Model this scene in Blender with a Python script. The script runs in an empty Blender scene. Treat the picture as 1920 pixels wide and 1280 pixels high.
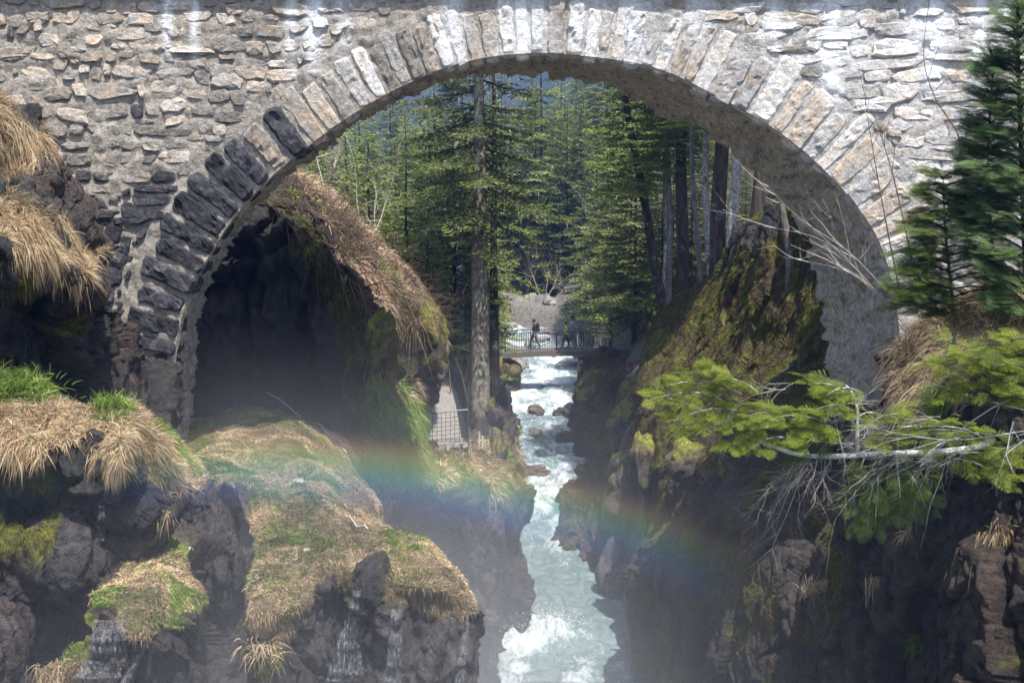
import bpy, math, random
import numpy as np
from mathutils import Vector, Matrix
from mathutils.bvhtree import BVHTree

SC = bpy.context.scene
COL = SC.collection
rad = math.radians
random.seed(7)

# ---------------------------------------------------------------- camera, world, sun, exposure
F = 2400.0
PITCH = math.atan(280.0 / F)
cam_d = bpy.data.cameras.new('camera')
cam_d.sensor_width = 36.0
cam_d.lens = 45.0
cam_d.clip_start = 0.1
cam_d.clip_end = 6000
cam = bpy.data.objects.new('camera', cam_d)
COL.objects.link(cam)
cam.rotation_euler = (math.pi / 2 - PITCH, 0, 0)
SC.camera = cam

SUN_EL, SUN_AZ = 64.0, 19.0          # azimuth: degrees to the right of straight behind the camera
world = bpy.data.worlds.new('World')
SC.world = world
world.use_nodes = True
wn = world.node_tree.nodes
wl = world.node_tree.links
bg = wn.get('Background') or wn.new('ShaderNodeBackground')
sky = wn.new('ShaderNodeTexSky')
sky.sky_type = 'NISHITA'
sky.sun_disc = False
sky.sun_elevation = rad(SUN_EL)
sx, sy = math.sin(rad(SUN_AZ)), -math.cos(rad(SUN_AZ))
sky.sun_rotation = math.atan2(sx, sy)
sky.air_density = 1.0
sky.dust_density = 2.0
wl.new(sky.outputs[0], bg.inputs[0])
bg.inputs[1].default_value = 0.15
sun_d = bpy.data.lights.new('sun', 'SUN')
sun_d.energy = 4.6
sun_d.angle = rad(0.5)
sun_d.color = (1.0, 0.95, 0.87)
sun = bpy.data.objects.new('sun', sun_d)
COL.objects.link(sun)
sdir = Vector((sx * math.cos(rad(SUN_EL)), sy * math.cos(rad(SUN_EL)), math.sin(rad(SUN_EL))))
sun.rotation_euler = sdir.to_track_quat('Z', 'Y').to_euler()
sun.location = (10, -20, 40)
vs = SC.view_settings
vs.view_transform = 'Standard'
vs.look = 'None'
vs.exposure = 0.82
vs.gamma = 1.0
vs.use_curve_mapping = False
SC.cycles.volume_step_rate = 2.0
SC.cycles.volume_max_steps = 64
SC.cycles.max_bounces = 5
SC.cycles.diffuse_bounces = 4
SC.cycles.glossy_bounces = 2
SC.cycles.transmission_bounces = 3
SC.cycles.volume_bounces = 1
SC.cycles.transparent_max_bounces = 8
SC.cycles.use_adaptive_sampling = True
SC.cycles.adaptive_threshold = 0.02

# ---------------------------------------------------------------- maths helpers
cT, sT = math.cos(PITCH), math.sin(PITCH)

def U(px, py, d):
    """point of the place at distance d (metres along Y) that the photograph shows at px, py"""
    u = (px - 960.0) / F
    v = -(py - 640.0) / F
    k = d / (cT + v * sT)
    return np.array([u * k, d, (-sT + v * cT) * k])

def proj(P):
    P = np.asarray(P, float)
    f = P[..., 1] * cT - P[..., 2] * sT
    up = P[..., 1] * sT + P[..., 2] * cT
    return 960 + F * P[..., 0] / f, 640 - F * up / f

def h3(ix, iy, iz, s=0):
    ix = ix.astype(np.int64).astype(np.uint32); iy = iy.astype(np.int64).astype(np.uint32); iz = iz.astype(np.int64).astype(np.uint32)
    n = ix * np.uint32(374761393) + iy * np.uint32(668265263) + iz * np.uint32(2147483647 & 0x7FEB352D) + np.uint32((s * 974711 + 12345) & 0xFFFFFFFF)
    n = (n ^ (n >> np.uint32(13))) * np.uint32(1274126177)
    n = (n ^ (n >> np.uint32(16))) * np.uint32(2246822519)
    n = n ^ (n >> np.uint32(15))
    return n.astype(np.float64) / 4294967295.0

def vnoise(P, s=0):
    i = np.floor(P); f = P - i
    f = f * f * f * (f * (f * 6 - 15) + 10)
    r = 0
    for dx in (0, 1):
        wx = f[..., 0] if dx else 1 - f[..., 0]
        for dy in (0, 1):
            wy = f[..., 1] if dy else 1 - f[..., 1]
            for dz in (0, 1):
                wz = f[..., 2] if dz else 1 - f[..., 2]
                r = r + wx * wy * wz * h3(i[..., 0] + dx, i[..., 1] + dy, i[..., 2] + dz, s)
    return r * 2 - 1

def fbm(P, sc=1.0, octv=4, s=0, g=0.5):
    P = np.asarray(P, float) * sc
    a, t, r = 1.0, 0.0, 0
    for o in range(octv):
        r = r + a * vnoise(P + o * 17.3, s + o)
        t += a; a *= g; P = P * 2.03
    return r / t

def facets(P, sc, s=0, slope=0.55, step=0.5):
    """broken-rock relief: every Voronoi cell is a tilted plane of its own"""
    Q = P * sc
    Q = Q + 0.35 * np.stack([fbm(Q, 0.9, 2, s + 5), fbm(Q, 0.9, 2, s + 6), fbm(Q, 0.9, 2, s + 7)], -1)
    i0 = np.floor(Q)
    best = np.full(Q.shape[:-1], 1e9); sec = best.copy()
    off = np.zeros(Q.shape[:-1])
    for dx in (-1, 0, 1):
        for dy in (-1, 0, 1):
            for dz in (-1, 0, 1):
                c = i0 + np.array([dx, dy, dz])
                a, b, e = c[..., 0], c[..., 1], c[..., 2]
                q = c + np.stack([h3(a, b, e, s), h3(a, b, e, s + 1), h3(a, b, e, s + 2)], -1)
                dv = Q - q
                d2 = (dv ** 2).sum(-1)
                o = (h3(a, b, e, s + 3) - 0.5) * 2 * step + slope * (dv[..., 0] * (h3(a, b, e, s + 4) * 2 - 1) + dv[..., 1] * (h3(a, b, e, s + 8) * 2 - 1) + dv[..., 2] * (h3(a, b, e, s + 9) * 2 - 1))
                m = d2 < best
                sec = np.where(m, best, np.minimum(sec, d2))
                off = np.where(m, o, off)
                best = np.where(m, d2, best)
    edge = np.clip((np.sqrt(sec) - np.sqrt(best)) / 0.10, 0, 1)
    return (off - 0.35 * (1 - edge)) / sc

def catmull(A, n):
    """resample array A along axis 0 to n samples"""
    A = np.asarray(A, float); m = A.shape[0]
    t = np.linspace(0, m - 1, n); i = np.minimum(t.astype(int), m - 2)
    f = (t - i).reshape((-1,) + (1,) * (A.ndim - 1))
    p0 = A[np.maximum(i - 1, 0)]; p1 = A[i]; p2 = A[i + 1]; p3 = A[np.minimum(i + 2, m - 1)]
    return 0.5 * (2 * p1 + (p2 - p0) * f + (2 * p0 - 5 * p1 + 4 * p2 - p3) * f ** 2 + (3 * p1 - p0 - 3 * p2 + p3) * f ** 3)

def inpoly(x, y, poly):
    r = np.zeros(np.shape(x), bool)
    n = len(poly)
    for i in range(n):
        x1, y1 = poly[i]; x2, y2 = poly[(i + 1) % n]
        if y1 == y2: continue
        c = ((y1 > y) != (y2 > y)) & (x < (x2 - x1) * (y - y1) / (y2 - y1) + x1)
        r ^= c
    return r

def sstep(a, b, x):
    t = np.clip((x - a) / (b - a), 0, 1)
    return t * t * (3 - 2 * t)

# ---------------------------------------------------------------- mesh and object helpers
def mesh_np(name, V, Fc, col=None, smooth=True):
    V = np.ascontiguousarray(V, dtype=np.float32); Fc = np.ascontiguousarray(Fc, dtype=np.int32)
    me = bpy.data.meshes.new(name)
    k = Fc.shape[1]
    me.vertices.add(len(V)); me.vertices.foreach_set('co', V.ravel())
    me.loops.add(Fc.size); me.loops.foreach_set('vertex_index', Fc.ravel())
    me.polygons.add(len(Fc))
    me.polygons.foreach_set('loop_start', np.arange(0, Fc.size, k, dtype=np.int32))
    try:
        me.polygons.foreach_set('loop_total', np.full(len(Fc), k, dtype=np.int32))
    except Exception:
        pass
    me.update(calc_edges=True)
    me.polygons.foreach_set('use_smooth', np.full(len(Fc), smooth, dtype=bool))
    if col is not None:
        c = np.ones((len(V), 4), np.float32); c[:, :col.shape[1]] = col
        at = me.attributes.new('Col', 'FLOAT_COLOR', 'POINT')
        at.data.foreach_set('color', c.ravel())
    return me

def obj(name, me, mats=None, parent=None, loc=None):
    o = bpy.data.objects.new(name, me)
    COL.objects.link(o)
    if mats is not None and me is not None:
        if not isinstance(mats, (list, tuple)): mats = [mats]
        if len(me.materials) == 0:
            for m in mats: me.materials.append(m)
    if loc is not None: o.location = loc
    if parent is not None: o.parent = parent
    return o

def empty(name, loc=(0, 0, 0), rz=0):
    o = bpy.data.objects.new(name, None)
    COL.objects.link(o); o.location = loc; o.rotation_euler = (0, 0, rz)
    o.empty_display_size = 0.3
    return o

def tag(o, label=None, cat=None, group=None, kind=None):
    if label: o['label'] = label
    if cat: o['category'] = cat
    if group: o['group'] = group
    if kind: o['kind'] = kind
    return o

class MB:
    """collects verts and faces of simple solids into one mesh"""
    def __init__(s): s.v = []; s.f = []; s.m = []
    def add(s, V, Fs, mi=0):
        b = len(s.v); s.v.extend([tuple(map(float, p)) for p in V]); s.f.extend([tuple(i + b for i in f) for f in Fs]); s.m.extend([mi] * len(Fs))
    def box(s, c, h, rz=0, mi=0):
        cx, cy, cz = c; C, S = math.cos(rz), math.sin(rz)
        V = []
        for z in (-1, 1):
            for x, y in ((-1, -1), (1, -1), (1, 1), (-1, 1)):
                a, b = x * h[0], y * h[1]
                V.append((cx + a * C - b * S, cy + a * S + b * C, cz + z * h[2]))
        s.add(V, [(0, 3, 2, 1), (4, 5, 6, 7), (0, 1, 5, 4), (1, 2, 6, 5), (2, 3, 7, 6), (3, 0, 4, 7)], mi)
    def tube(s, pts, rs, n=6, mi=0, cap=True):
        pts = [np.asarray(p, float) for p in pts]
        if np.isscalar(rs): rs = [rs] * len(pts)
        V = []; Fs = []
        up = None
        for i, p in enumerate(pts):
            a = pts[min(i + 1, len(pts) - 1)] - pts[max(i - 1, 0)]
            a = a / (np.linalg.norm(a) + 1e-9)
            if up is None:
                up = np.cross(a, (0.3, 0.2, 1) if abs(a[2]) < 0.9 else (1, 0.1, 0))
            up = up - a * np.dot(up, a); up = up / (np.linalg.norm(up) + 1e-9)
            w = np.cross(a, up)
            for k in range(n):
                t = 2 * math.pi * k / n
                V.append(p + rs[i] * (math.cos(t) * up + math.sin(t) * w))
        for i in range(len(pts) - 1):
            for k in range(n):
                k2 = (k + 1) % n
                Fs.append((i * n + k, i * n + k2, (i + 1) * n + k2, (i + 1) * n + k))
        if cap:
            Fs.append(tuple(range(n - 1, -1, -1))); Fs.append(tuple((len(pts) - 1) * n + k for k in range(n)))
        s.add(V, Fs, mi)
    def mesh(s, name, mats=None, smooth=False):
        me = bpy.data.meshes.new(name)
        me.from_pydata(s.v, [], s.f); me.update()
        me.polygons.foreach_set('use_smooth', np.full(len(s.f), smooth, dtype=bool))
        if mats is not None:
            for m in (mats if isinstance(mats, (list, tuple)) else [mats]): me.materials.append(m)
            if any(s.m): me.polygons.foreach_set('material_index', np.array(s.m, dtype=np.int32))
        return me
    def build(s, name, mats=None, parent=None, smooth=False, loc=None):
        return obj(name, s.mesh(name, mats, smooth), None, parent, loc)

# ---------------------------------------------------------------- materials
class NT:
    def __init__(s, name):
        s.mat = bpy.data.materials.new(name); s.mat.use_nodes = True
        s.t = s.mat.node_tree; s.n = s.t.nodes; s.l = s.t.links
        s.b = s.n.get('Principled BSDF'); s.out = s.n.get('Material Output')
    def node(s, typ, **kw):
        n = s.n.new(typ)
        for k, v in kw.items():
            if k in n.inputs: s.set(n.inputs[k], v)
            else: setattr(n, k, v)
        return n
    def set(s, inp, v):
        if hasattr(v, 'is_output') and v.is_output: s.l.new(v, inp)
        else: inp.default_value = v
    def math(s, op, a, b=0.0, clamp=False):
        n = s.n.new('ShaderNodeMath'); n.operation = op; n.use_clamp = clamp
        s.set(n.inputs[0], a); s.set(n.inputs[1], b); return n.outputs[0]
    def mix(s, f, a, b, mode='MIX'):
        n = s.n.new('ShaderNodeMix'); n.data_type = 'RGBA'; n.blend_type = mode
        s.set(n.inputs[0], f); s.set(n.inputs[6], a); s.set(n.inputs[7], b); return n.outputs[2]
    def pos(s):
        return s.n.new('ShaderNodeNewGeometry').outputs['Position']
    def mapv(s, v, scale=(1, 1, 1), loc=(0, 0, 0)):
        n = s.n.new('ShaderNodeMapping'); s.l.new(v, n.inputs[0]); n.inputs['Scale'].default_value = scale; n.inputs['Location'].default_value = loc
        return n.outputs[0]
    def noise(s, v, scale, det=4, rough=0.55, dist=0.0):
        n = s.n.new('ShaderNodeTexNoise'); s.l.new(v, n.inputs['Vector'])
        n.inputs['Scale'].default_value = scale; n.inputs['Detail'].default_value = det
        n.inputs['Roughness'].default_value = rough; n.inputs['Distortion'].default_value = dist
        return n.outputs[0]
    def ramp(s, f, pts):
        n = s.n.new('ShaderNodeValToRGB'); s.l.new(f, n.inputs[0])
        e = n.color_ramp.elements
        while len(e) < len(pts): e.new(0.5)
        for i, (p, c) in enumerate(pts):
            e[i].position = p
            e[i].color = (c, c, c, 1) if np.isscalar(c) else tuple(c) + (1,)
        return n.outputs[0]
    def rng(s, v, a, b, c=0.0, d=1.0):
        n = s.n.new('ShaderNodeMapRange'); s.set(n.inputs[0], v)
        n.interpolation_type = 'SMOOTHSTEP'
        for i, q in enumerate((a, b, c, d)): n.inputs[i + 1].default_value = q
        return n.outputs[0]
    def bump(s, h, dist=0.02, strength=1.0, nrm=None):
        n = s.n.new('ShaderNodeBump'); s.l.new(h, n.inputs['Height'])
        n.inputs['Distance'].default_value = dist; n.inputs['Strength'].default_value = strength
        if nrm is not None: s.l.new(nrm, n.inputs['Normal'])
        return n.outputs[0]
    def done(s, color=None, rough=None, nrm=None, spec=None):
        if color is not None: s.set(s.b.inputs['Base Color'], color)
        if rough is not None: s.set(s.b.inputs['Roughness'], rough)
        if nrm is not None: s.l.new(nrm, s.b.inputs['Normal'])
        if spec is not None: s.b.inputs['Specular IOR Level'].default_value = spec
        return s.mat

def C4(c): return tuple(c) + (1,)

def mat_plain(name, c, rough=0.7, metallic=0.0, var=0.25, sc=20.0, bump=0.003):
    t = NT(name); p = t.node('ShaderNodeTexCoord').outputs['Object']
    n = t.noise(p, sc, 4)
    k = t.rng(n, 0.3, 0.7, 1 - var, 1 + var)
    col = t.mix(1.0, C4(c), t.node('ShaderNodeCombineColor', Red=k, Green=k, Blue=k).outputs[0], 'MULTIPLY')
    t.b.inputs['Metallic'].default_value = metallic
    return t.done(col, rough, t.bump(n, bump))

def mat_terrain():
    t = NT('terrain_rock_and_turf'); p = t.pos()
    a = t.node('ShaderNodeAttribute', attribute_name='Col')
    n1 = t.noise(p, 1.3, 6, 0.6); n2 = t.noise(p, 9.0, 8, 0.68); n3 = t.noise(p, 55, 6, 0.65)
    k = t.math('MULTIPLY', t.rng(n2, 0.28, 0.74, 0.35, 1.8), t.rng(n3, 0.25, 0.75, 0.65, 1.35))
    kk = t.node('ShaderNodeCombineColor', Red=k, Green=k, Blue=k).outputs[0]
    col = t.mix(1.0, a.outputs['Color'], kk, 'MULTIPLY')
    w = a.outputs['Alpha']                                     # 1 = dry, 0 = wet
    rough = t.math('ADD', t.math('MULTIPLY', w, 0.4), t.rng(n2, 0.3, 0.7, 0.2, 0.5))
    h = t.math('ADD', n2, t.math('MULTIPLY', n3, 0.3))
    nb = t.bump(h, 0.13, 1.0)
    v = t.node('ShaderNodeTexVoronoi', feature='DISTANCE_TO_EDGE', Scale=2.3)
    mp = t.mapv(p, (1.0, 0.8, 1.5)); 
    wv = t.node('ShaderNodeVectorMath', operation='ADD'); t.l.new(mp, wv.inputs[0])
    nz = t.node('ShaderNodeTexNoise', Scale=2.5, Detail=4.0); t.l.new(p, nz.inputs['Vector']); t.l.new(nz.outputs[1], wv.inputs[1])
    t.l.new(wv.outputs[0], v.inputs['Vector'])
    cr = t.rng(v.outputs['Distance'], 0.0, 0.03, 0.0, 1.0)
    crk = t.math('SUBTRACT', 1.0, t.math('MULTIPLY', t.math('SUBTRACT', 1.0, cr), t.math('SUBTRACT', 1.0, t.math('MULTIPLY', w, 0.8))))
    col = t.mix(1.0, col, t.node('ShaderNodeCombineColor', Red=crk, Green=crk, Blue=crk).outputs[0], 'MULTIPLY')
    nb = t.bump(cr, 0.03, 0.7, nb)
    n5 = t.noise(t.mapv(p, (1, 1, .5)), 24, 5, 0.75)
    nb = t.bump(n5, 0.02, 0.8, nb)
    return t.done(col, rough, nb, 0.55)

def mat_leaf(name, tint=(1, 1, 1), transl=0.3, rough=0.55, spec=0.25):
    t = NT(name)
    a = t.node('ShaderNodeAttribute', attribute_name='Col')
    oi = t.node('ShaderNodeObjectInfo')
    k = t.rng(oi.outputs['Random'], 0, 1, 0.75, 1.25)
    kk = t.node('ShaderNodeCombineColor', Red=k, Green=k, Blue=k).outputs[0]
    col = t.mix(1.0, t.mix(1.0, a.outputs['Color'], C4(tint), 'MULTIPLY'), kk, 'MULTIPLY')
    t.done(col, rough, None, spec)
    tr = t.node('ShaderNodeBsdfTranslucent'); t.l.new(col, tr.inputs[0])
    mx = t.node('ShaderNodeMixShader'); mx.inputs[0].default_value = transl
    t.l.new(t.b.outputs[0], mx.inputs[1]); t.l.new(tr.outputs[0], mx.inputs[2]); t.l.new(mx.outputs[0], t.out.inputs[0])
    return t.mat

def mat_bark(name, c1, c2, lich=(0.35, 0.36, 0.28), lf=0.35, sc=7.0):
    t = NT(name); p = t.node('ShaderNodeTexCoord').outputs['Object']
    n1 = t.noise(t.mapv(p, (1, 1, 0.22)), sc * 1.6, 6, 0.65); n2 = t.noise(p, sc * 0.55, 5, 0.7); n3 = t.noise(p, sc * 4, 5, 0.7)
    col = t.mix(t.rng(n1, 0.35, 0.65), C4(c1), C4(c2))
    col = t.mix(t.math('MULTIPLY', t.rng(n2, 0.62 - lf * 0.4, 0.72 - lf * 0.4), t.rng(n3, 0.4, 0.55)), col, C4(lich))
    return t.done(col, 0.85, t.bump(n1, 0.05, 1.0), 0.2)

def mat_masonry(name, c1, c2, c3, streak=1.0, bump=0.03, rnd=0.3, rough=0.85):
    """stone or mortar of the old bridge: grain, lichen and lime run-off stains below the coping"""
    t = NT(name); p = t.pos()
    oi = t.node('ShaderNodeObjectInfo')
    wv = t.node('ShaderNodeVectorMath', operation='SCALE'); t.l.new(t.node('ShaderNodeCombineXYZ', X=oi.outputs['Random'], Y=oi.outputs['Random'], Z=0.0).outputs[0], wv.inputs[0]); wv.inputs['Scale'].default_value = 37.0
    ad = t.node('ShaderNodeVectorMath', operation='ADD'); t.l.new(p, ad.inputs[0]); t.l.new(wv.outputs[0], ad.inputs[1]); q = ad.outputs[0]
    n1 = t.noise(q, 2.2, 5, 0.6); n2 = t.noise(q, 11, 7, 0.7); n3 = t.noise(q, 48, 6, 0.7); n4 = t.noise(q, 5.0, 5, 0.65)
    col = t.mix(t.rng(n1, 0.35, 0.65), C4(c1), C4(c2))
    col = t.mix(t.rng(n4, 0.52, 0.66), col, C4(c3))
    k = t.math('MULTIPLY', t.rng(n2, 0.3, 0.72, 0.62, 1.3), t.rng(n3, 0.28, 0.72, 0.72, 1.22))
    k = t.math('MULTIPLY', k, t.rng(oi.outputs['Random'], 0, 1, 1 - rnd, 1 + rnd))
    col = t.mix(1.0, col, t.node('ShaderNodeCombineColor', Red=k, Green=k, Blue=k).outputs[0], 'MULTIPLY')
    # lime run-off: narrow vertical streaks at their places along the wall
    sp = t.node('ShaderNodeSeparateXYZ'); t.l.new(p, sp.inputs[0])
    X, Z = sp.outputs[0], sp.outputs[2]
    Xw = t.math('ADD', X, t.math('MULTIPLY', t.math('SUBTRACT', t.noise(t.mapv(p, (1, 1, 0.5)), 2.0, 3), 0.5), 0.28))
    tot = None
    for px, w, zend, s in ((330, 0.10, 2.45, .55), (378, 0.07, 2.5, .7), (555, 0.13, 2.3, .5), (598, 0.17, 2.35, .95), (648, 0.13, 2.5, .4), (852, 0.2, 2.2, .5), (990, 0.5, 2.0, .45),
                            (1105, 0.35, 2.3, .35), (1180, 0.28, 2.2, .45), (1300, 0.22, 2.5, .4), (1440, 0.14, 2.4, .5), (1548, 0.17, 1.6, 1.0), (1580, 0.35, 2.1, .35), (1735, 0.22, 2.0, .95), (1705, 0.3, 2.4, .5), (1815, 0.12, 1.9, .8), (1860, 0.16, 2.7, .45)):
        xc = (px - 960) / F * 22
        g = t.math('DIVIDE', t.math('SUBTRACT', Xw, xc), w)
        g = t.math('POWER', 2.718, t.math('MULTIPLY', t.math('MULTIPLY', g, g), -1.0))
        g = t.math('MULTIPLY', g, t.rng(Z, zend - 0.75, zend + 0.5, 0.0, min(1.0, s * 1.25) * streak))
        tot = g if tot is None else t.math('MAXIMUM', tot, g)
    tot = t.math('MULTIPLY', tot, t.rng(n2, 0.3, 0.6, 0.55, 1.15), True)
    col = t.mix(tot, col, (0.80, 0.82, 0.84, 1))
    h = t.math('ADD', n2, t.math('MULTIPLY', n3, 0.35))
    h = t.math('ADD', h, t.math('MULTIPLY', n4, 0.8))
    return t.done(col, rough, t.bump(h, bump, 1.0), 0.3)

def mat_water():
    t = NT('milky_glacier_water'); p = t.pos()
    a = t.node('ShaderNodeAttribute', attribute_name='Col')
    n1 = t.noise(t.mapv(p, (1.0, 0.55, 1.0)), 2.2, 7, 0.65, 1.2); n2 = t.noise(t.mapv(p, (1, 0.6, 1)), 9, 6, 0.65, 0.6)
    col = t.mix(t.rng(n1, 0.3, 0.7), (0.12, 0.18, 0.19, 1), (0.22, 0.295, 0.305, 1))
    foam = a.outputs['Alpha']
    f = t.rng(t.math('ADD', t.math('ADD', foam, t.math('MULTIPLY', t.math('SUBTRACT', n1, 0.5), 1.5)), t.math('MULTIPLY', t.math('SUBTRACT', n2, 0.5), 1.1)), 0.35, 1.0)
    col = t.mix(f, col, (0.56, 0.615, 0.64, 1))
    rough = t.math('ADD', t.math('MULTIPLY', f, 0.5), 0.18)
    h = t.math('ADD', n1, t.math('MULTIPLY', n2, 0.5))
    return t.done(col, rough, t.bump(h, 0.14, 1.0), 0.5)

M = {}
M['terrain'] = mat_terrain()
M['grass'] = mat_leaf('grass_blades', transl=0.35, rough=0.5, spec=0.3)
M['needles'] = mat_leaf('conifer_needles', tint=(1.45, 1.38, 1.5), transl=0.38)
M['lichen'] = mat_leaf('beard_lichen', transl=0.4, rough=0.8)
M['water'] = mat_water()
M['st_dark'] = mat_masonry('black_weathered_stone', (.035, .035, .042), (.06, .06, .07), (.11, .11, .12), 0.6, 0.05)
M['st_mid'] = mat_masonry('grey_brown_stone', (.24, .22, .195), (.31, .285, .25), (.15, .145, .15), 1.0, 0.04)
M['st_tan'] = mat_masonry('tan_granite', (.42, .35, .28), (.36, .34, .31), (.48, .37, .27), 1.0, 0.04)
M['st_pale'] = mat_masonry('pale_limed_stone', (.56, .53, .49), (.47, .47, .48), (.56, .46, .36), 1.0, 0.04)
M['mortar'] = mat_masonry('sandy_mortar', (.31, .28, .24), (.40, .365, .315), (.22, .20, .18), 1.0, 0.05, 0.0)
M['mortar_pale'] = mat_masonry('limed_mortar', (.44, .43, .41), (.50, .48, .45), (.38, .35, .32), 1.0, 0.05, 0.0)
M['soffit'] = mat_masonry('rendered_vault', (.50, .43, .345), (.58, .52, .44), (.28, .225, .17), 0.0, 0.07, 0.0, 0.8)
M['bark'] = mat_bark('fir_bark', (.10, .08, .06), (.21, .18, .14), (.32, .33, .27), 0.42, 5)
M['bark_dark'] = mat_bark('dark_bark', (.035, .028, .022), (.085, .068, .055), (.2, .21, .17), 0.15, 5)
M['bark_grey'] = mat_bark('pale_grey_bark', (.10, .09, .08), (.20, .185, .165), (.42, .42, .39), 0.5, 4)
M['birch'] = mat_bark('white_lichened_bark', (.42, .42, .42), (.62, .62, .62), (.16, .12, .09), 0.15, 9)
M['birch_shade_tone'] = mat_bark('shade_toned_birch_bark', (.13, .12, .11), (.24, .23, .21), (.10, .08, .06), 0.3, 9)  # pale bark darkened: the grove's shade is put into its colour
M['twig_pale'] = mat_plain('pale_dead_twig', (.42, .38, .33), 0.8)
M['twig_brown'] = mat_plain('brown_twig', (.13, .085, .065), 0.8)
M['metal'] = mat_plain('grey_green_steel', (.07, .09, .085), 0.5, 0.6)
M['rail'] = mat_plain('rusty_rail_steel', (.07, .06, .055), 0.55, 0.5)
M['timber'] = mat_plain('weathered_timber', (.12, .10, .075), 0.8)
M['deck'] = mat_plain('grey_deck_boards', (.17, .16, .15), 0.8)
M['gravel'] = mat_plain('path_gravel', (.25, .225, .205), 0.95, 0, 0.35, 12, 0.02)
M['post'] = mat_plain('pale_post', (.5, .5, .47), 0.7)
M['skin'] = mat_plain('skin', (.45, .28, .2), 0.6, 0, .05)

# ================================================================ THE OLD STONE BRIDGE
BY = 22.0                      # plane of its upstream... the face towards the camera
BW, BS = 3.5, -0.47            # width of the bridge and sideways skew of its barrel
arch_px = [(318, 860), (320, 760), (328, 690), (340, 620), (362, 545), (400, 473), (445, 405), (505, 340), (570, 285), (640, 233), (700, 195), (770, 158), (840, 130), (920, 111), (1010, 104), (1100, 110), (1180, 121), (1240, 136), (1330, 178), (1440, 240), (1520, 302), (1600, 387), (1645, 460), (1668, 540), (1680, 620), (1686, 700), (1690, 790)]
A0 = catmull(np.array([U(x, y, BY)[[0, 2]] for x, y in arch_px]), 600)
sl = np.concatenate([[0], np.cumsum(np.linalg.norm(np.diff(A0, axis=0), axis=1))])
ALEN = sl[-1]
def arc_at(s):
    return np.stack([np.interp(s, sl, A0[:, 0]), np.interp(s, sl, A0[:, 1])], -1)
def arc_nt(s):
    t = arc_at(np.asarray(s) + 0.25) - arc_at(np.asarray(s) - 0.25)
    t = t / np.linalg.norm(t, axis=-1, keepdims=True)
    return t, np.stack([-t[..., 1], t[..., 0]], -1)      # tangent, outward normal
def arch_dist(X, Z):
    d = np.full(X.shape, 1e9); B = arc_at(np.linspace(0, ALEN, 240))
    for b in B: d = np.minimum(d, (X - b[0]) ** 2 + (Z - b[1]) ** 2)
    d = np.sqrt(d)
    ins = inpoly(X, Z, [tuple(q) for q in A0[::6]] + [tuple(A0[-1])])
    ins = ins | ((Z < A0[0, 1] + 0.02) & (X > A0[0, 0]) & (X < A0[-1, 0])) | ((Z < A0[-1, 1] + 0.02) & (X > A0[0, 0] + .3) & (X < A0[-1, 0]))
    return np.where(ins, -d, d)

bridge = empty('stone_bridge', (0.5, BY, -5.0))
tag(bridge, 'old single-arch stone bridge spanning the gorge', 'bridge')

def pobj(name, me, mats, parent, loc=None):
    """a part authored in world coordinates"""
    o = obj(name, me, mats, parent, loc)
    o.matrix_parent_inverse = Matrix.Translation(-Vector(parent.location))
    return o

def wall_face(y, skew, res, x0, x1, z0, z1, ys, dmin, amp):
    nx, nz = int((x1 - x0) / res), int((z1 - z0) / res)
    xs = np.linspace(x0, x1, nx); zs = np.linspace(z0, z1, nz)
    X, Z = np.meshgrid(xs, zs, indexing='ij')
    D = arch_dist(X - skew, Z)
    P = np.stack([X, np.full_like(X, y), Z], -1)
    dn = fbm(P, 1.6, 3, 3) * amp * 0.9 + fbm(P * np.array([1, 1, 2.2]), 5, 4, 9) * amp
    V = P.copy(); V[..., 1] += ys * dn
    idx = np.arange(nx * nz).reshape(nx, nz)
    q = np.stack([idx[:-1, :-1], idx[1:, :-1], idx[1:, 1:], idx[:-1, 1:]], -1)
    if ys > 0: pass
    else: q = q[..., ::-1] if False else q
    keep = (D[:-1, :-1] > dmin) & (D[1:, :-1] > dmin) & (D[1:, 1:] > dmin) & (D[:-1, 1:] > dmin)
    return V.reshape(-1, 3), q[keep]
ZT = float(U(960, -18, BY)[2])          # underside of the coping, just above the picture
V, Fq = wall_face(BY, 0, 0.055, -11.5, 11.5, -6.5, ZT, -1, 0.6, 0.06)
me = mesh_np('spandrel_wall', V, Fq); me.materials.append(M['mortar']); me.materials.append(M['mortar_pale'])
cq = V[Fq[:, 0]]; me.polygons.foreach_set('material_index', (cq[:, 0] + 1.6 * fbm(cq, 0.9, 4, 4) > 1.2).astype(np.int32))
pobj('spandrel_wall', me, None, bridge)
V, Fq = wall_face(BY + BW, BS, 0.3, -12, 12, -7, ZT, 1, 0.02, 0.03)
pobj('rear_wall', mesh_np('rear_wall', V, Fq[:, ::-1]), M['mortar'], bridge)

# mortar of the arch ring, between and behind the voussoirs
ns, nb = int(ALEN / 0.055), 22
S, Bq = np.meshgrid(np.linspace(0, ALEN, ns), np.linspace(0.0, 1.15, nb), indexing='ij')
a = arc_at(S.ravel()); t, n = arc_nt(S.ravel())
q = a + n * Bq.ravel()[:, None]
P = np.stack([q[:, 0], np.full(len(q), BY - 0.012), q[:, 1]], -1)
P[:, 1] -= fbm(P, 4, 4, 21) * 0.04
idx = np.arange(ns * nb).reshape(ns, nb)
Fq = np.stack([idx[:-1, :-1], idx[:-1, 1:], idx[1:, 1:], idx[1:, :-1]], -1).reshape(-1, 4)
me = mesh_np('arch_ring_mortar', P, Fq)
me.materials.append(M['mortar']); me.materials.append(M['mortar_pale'])
cx = P[Fq[:, 0], 0]
me.polygons.foreach_set('material_index', (cx + fbm(P[Fq[:, 0]], 1.0, 2, 4) > 1.5).astype(np.int32))
pobj('arch_ring_mortar', me, None, bridge)

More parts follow.
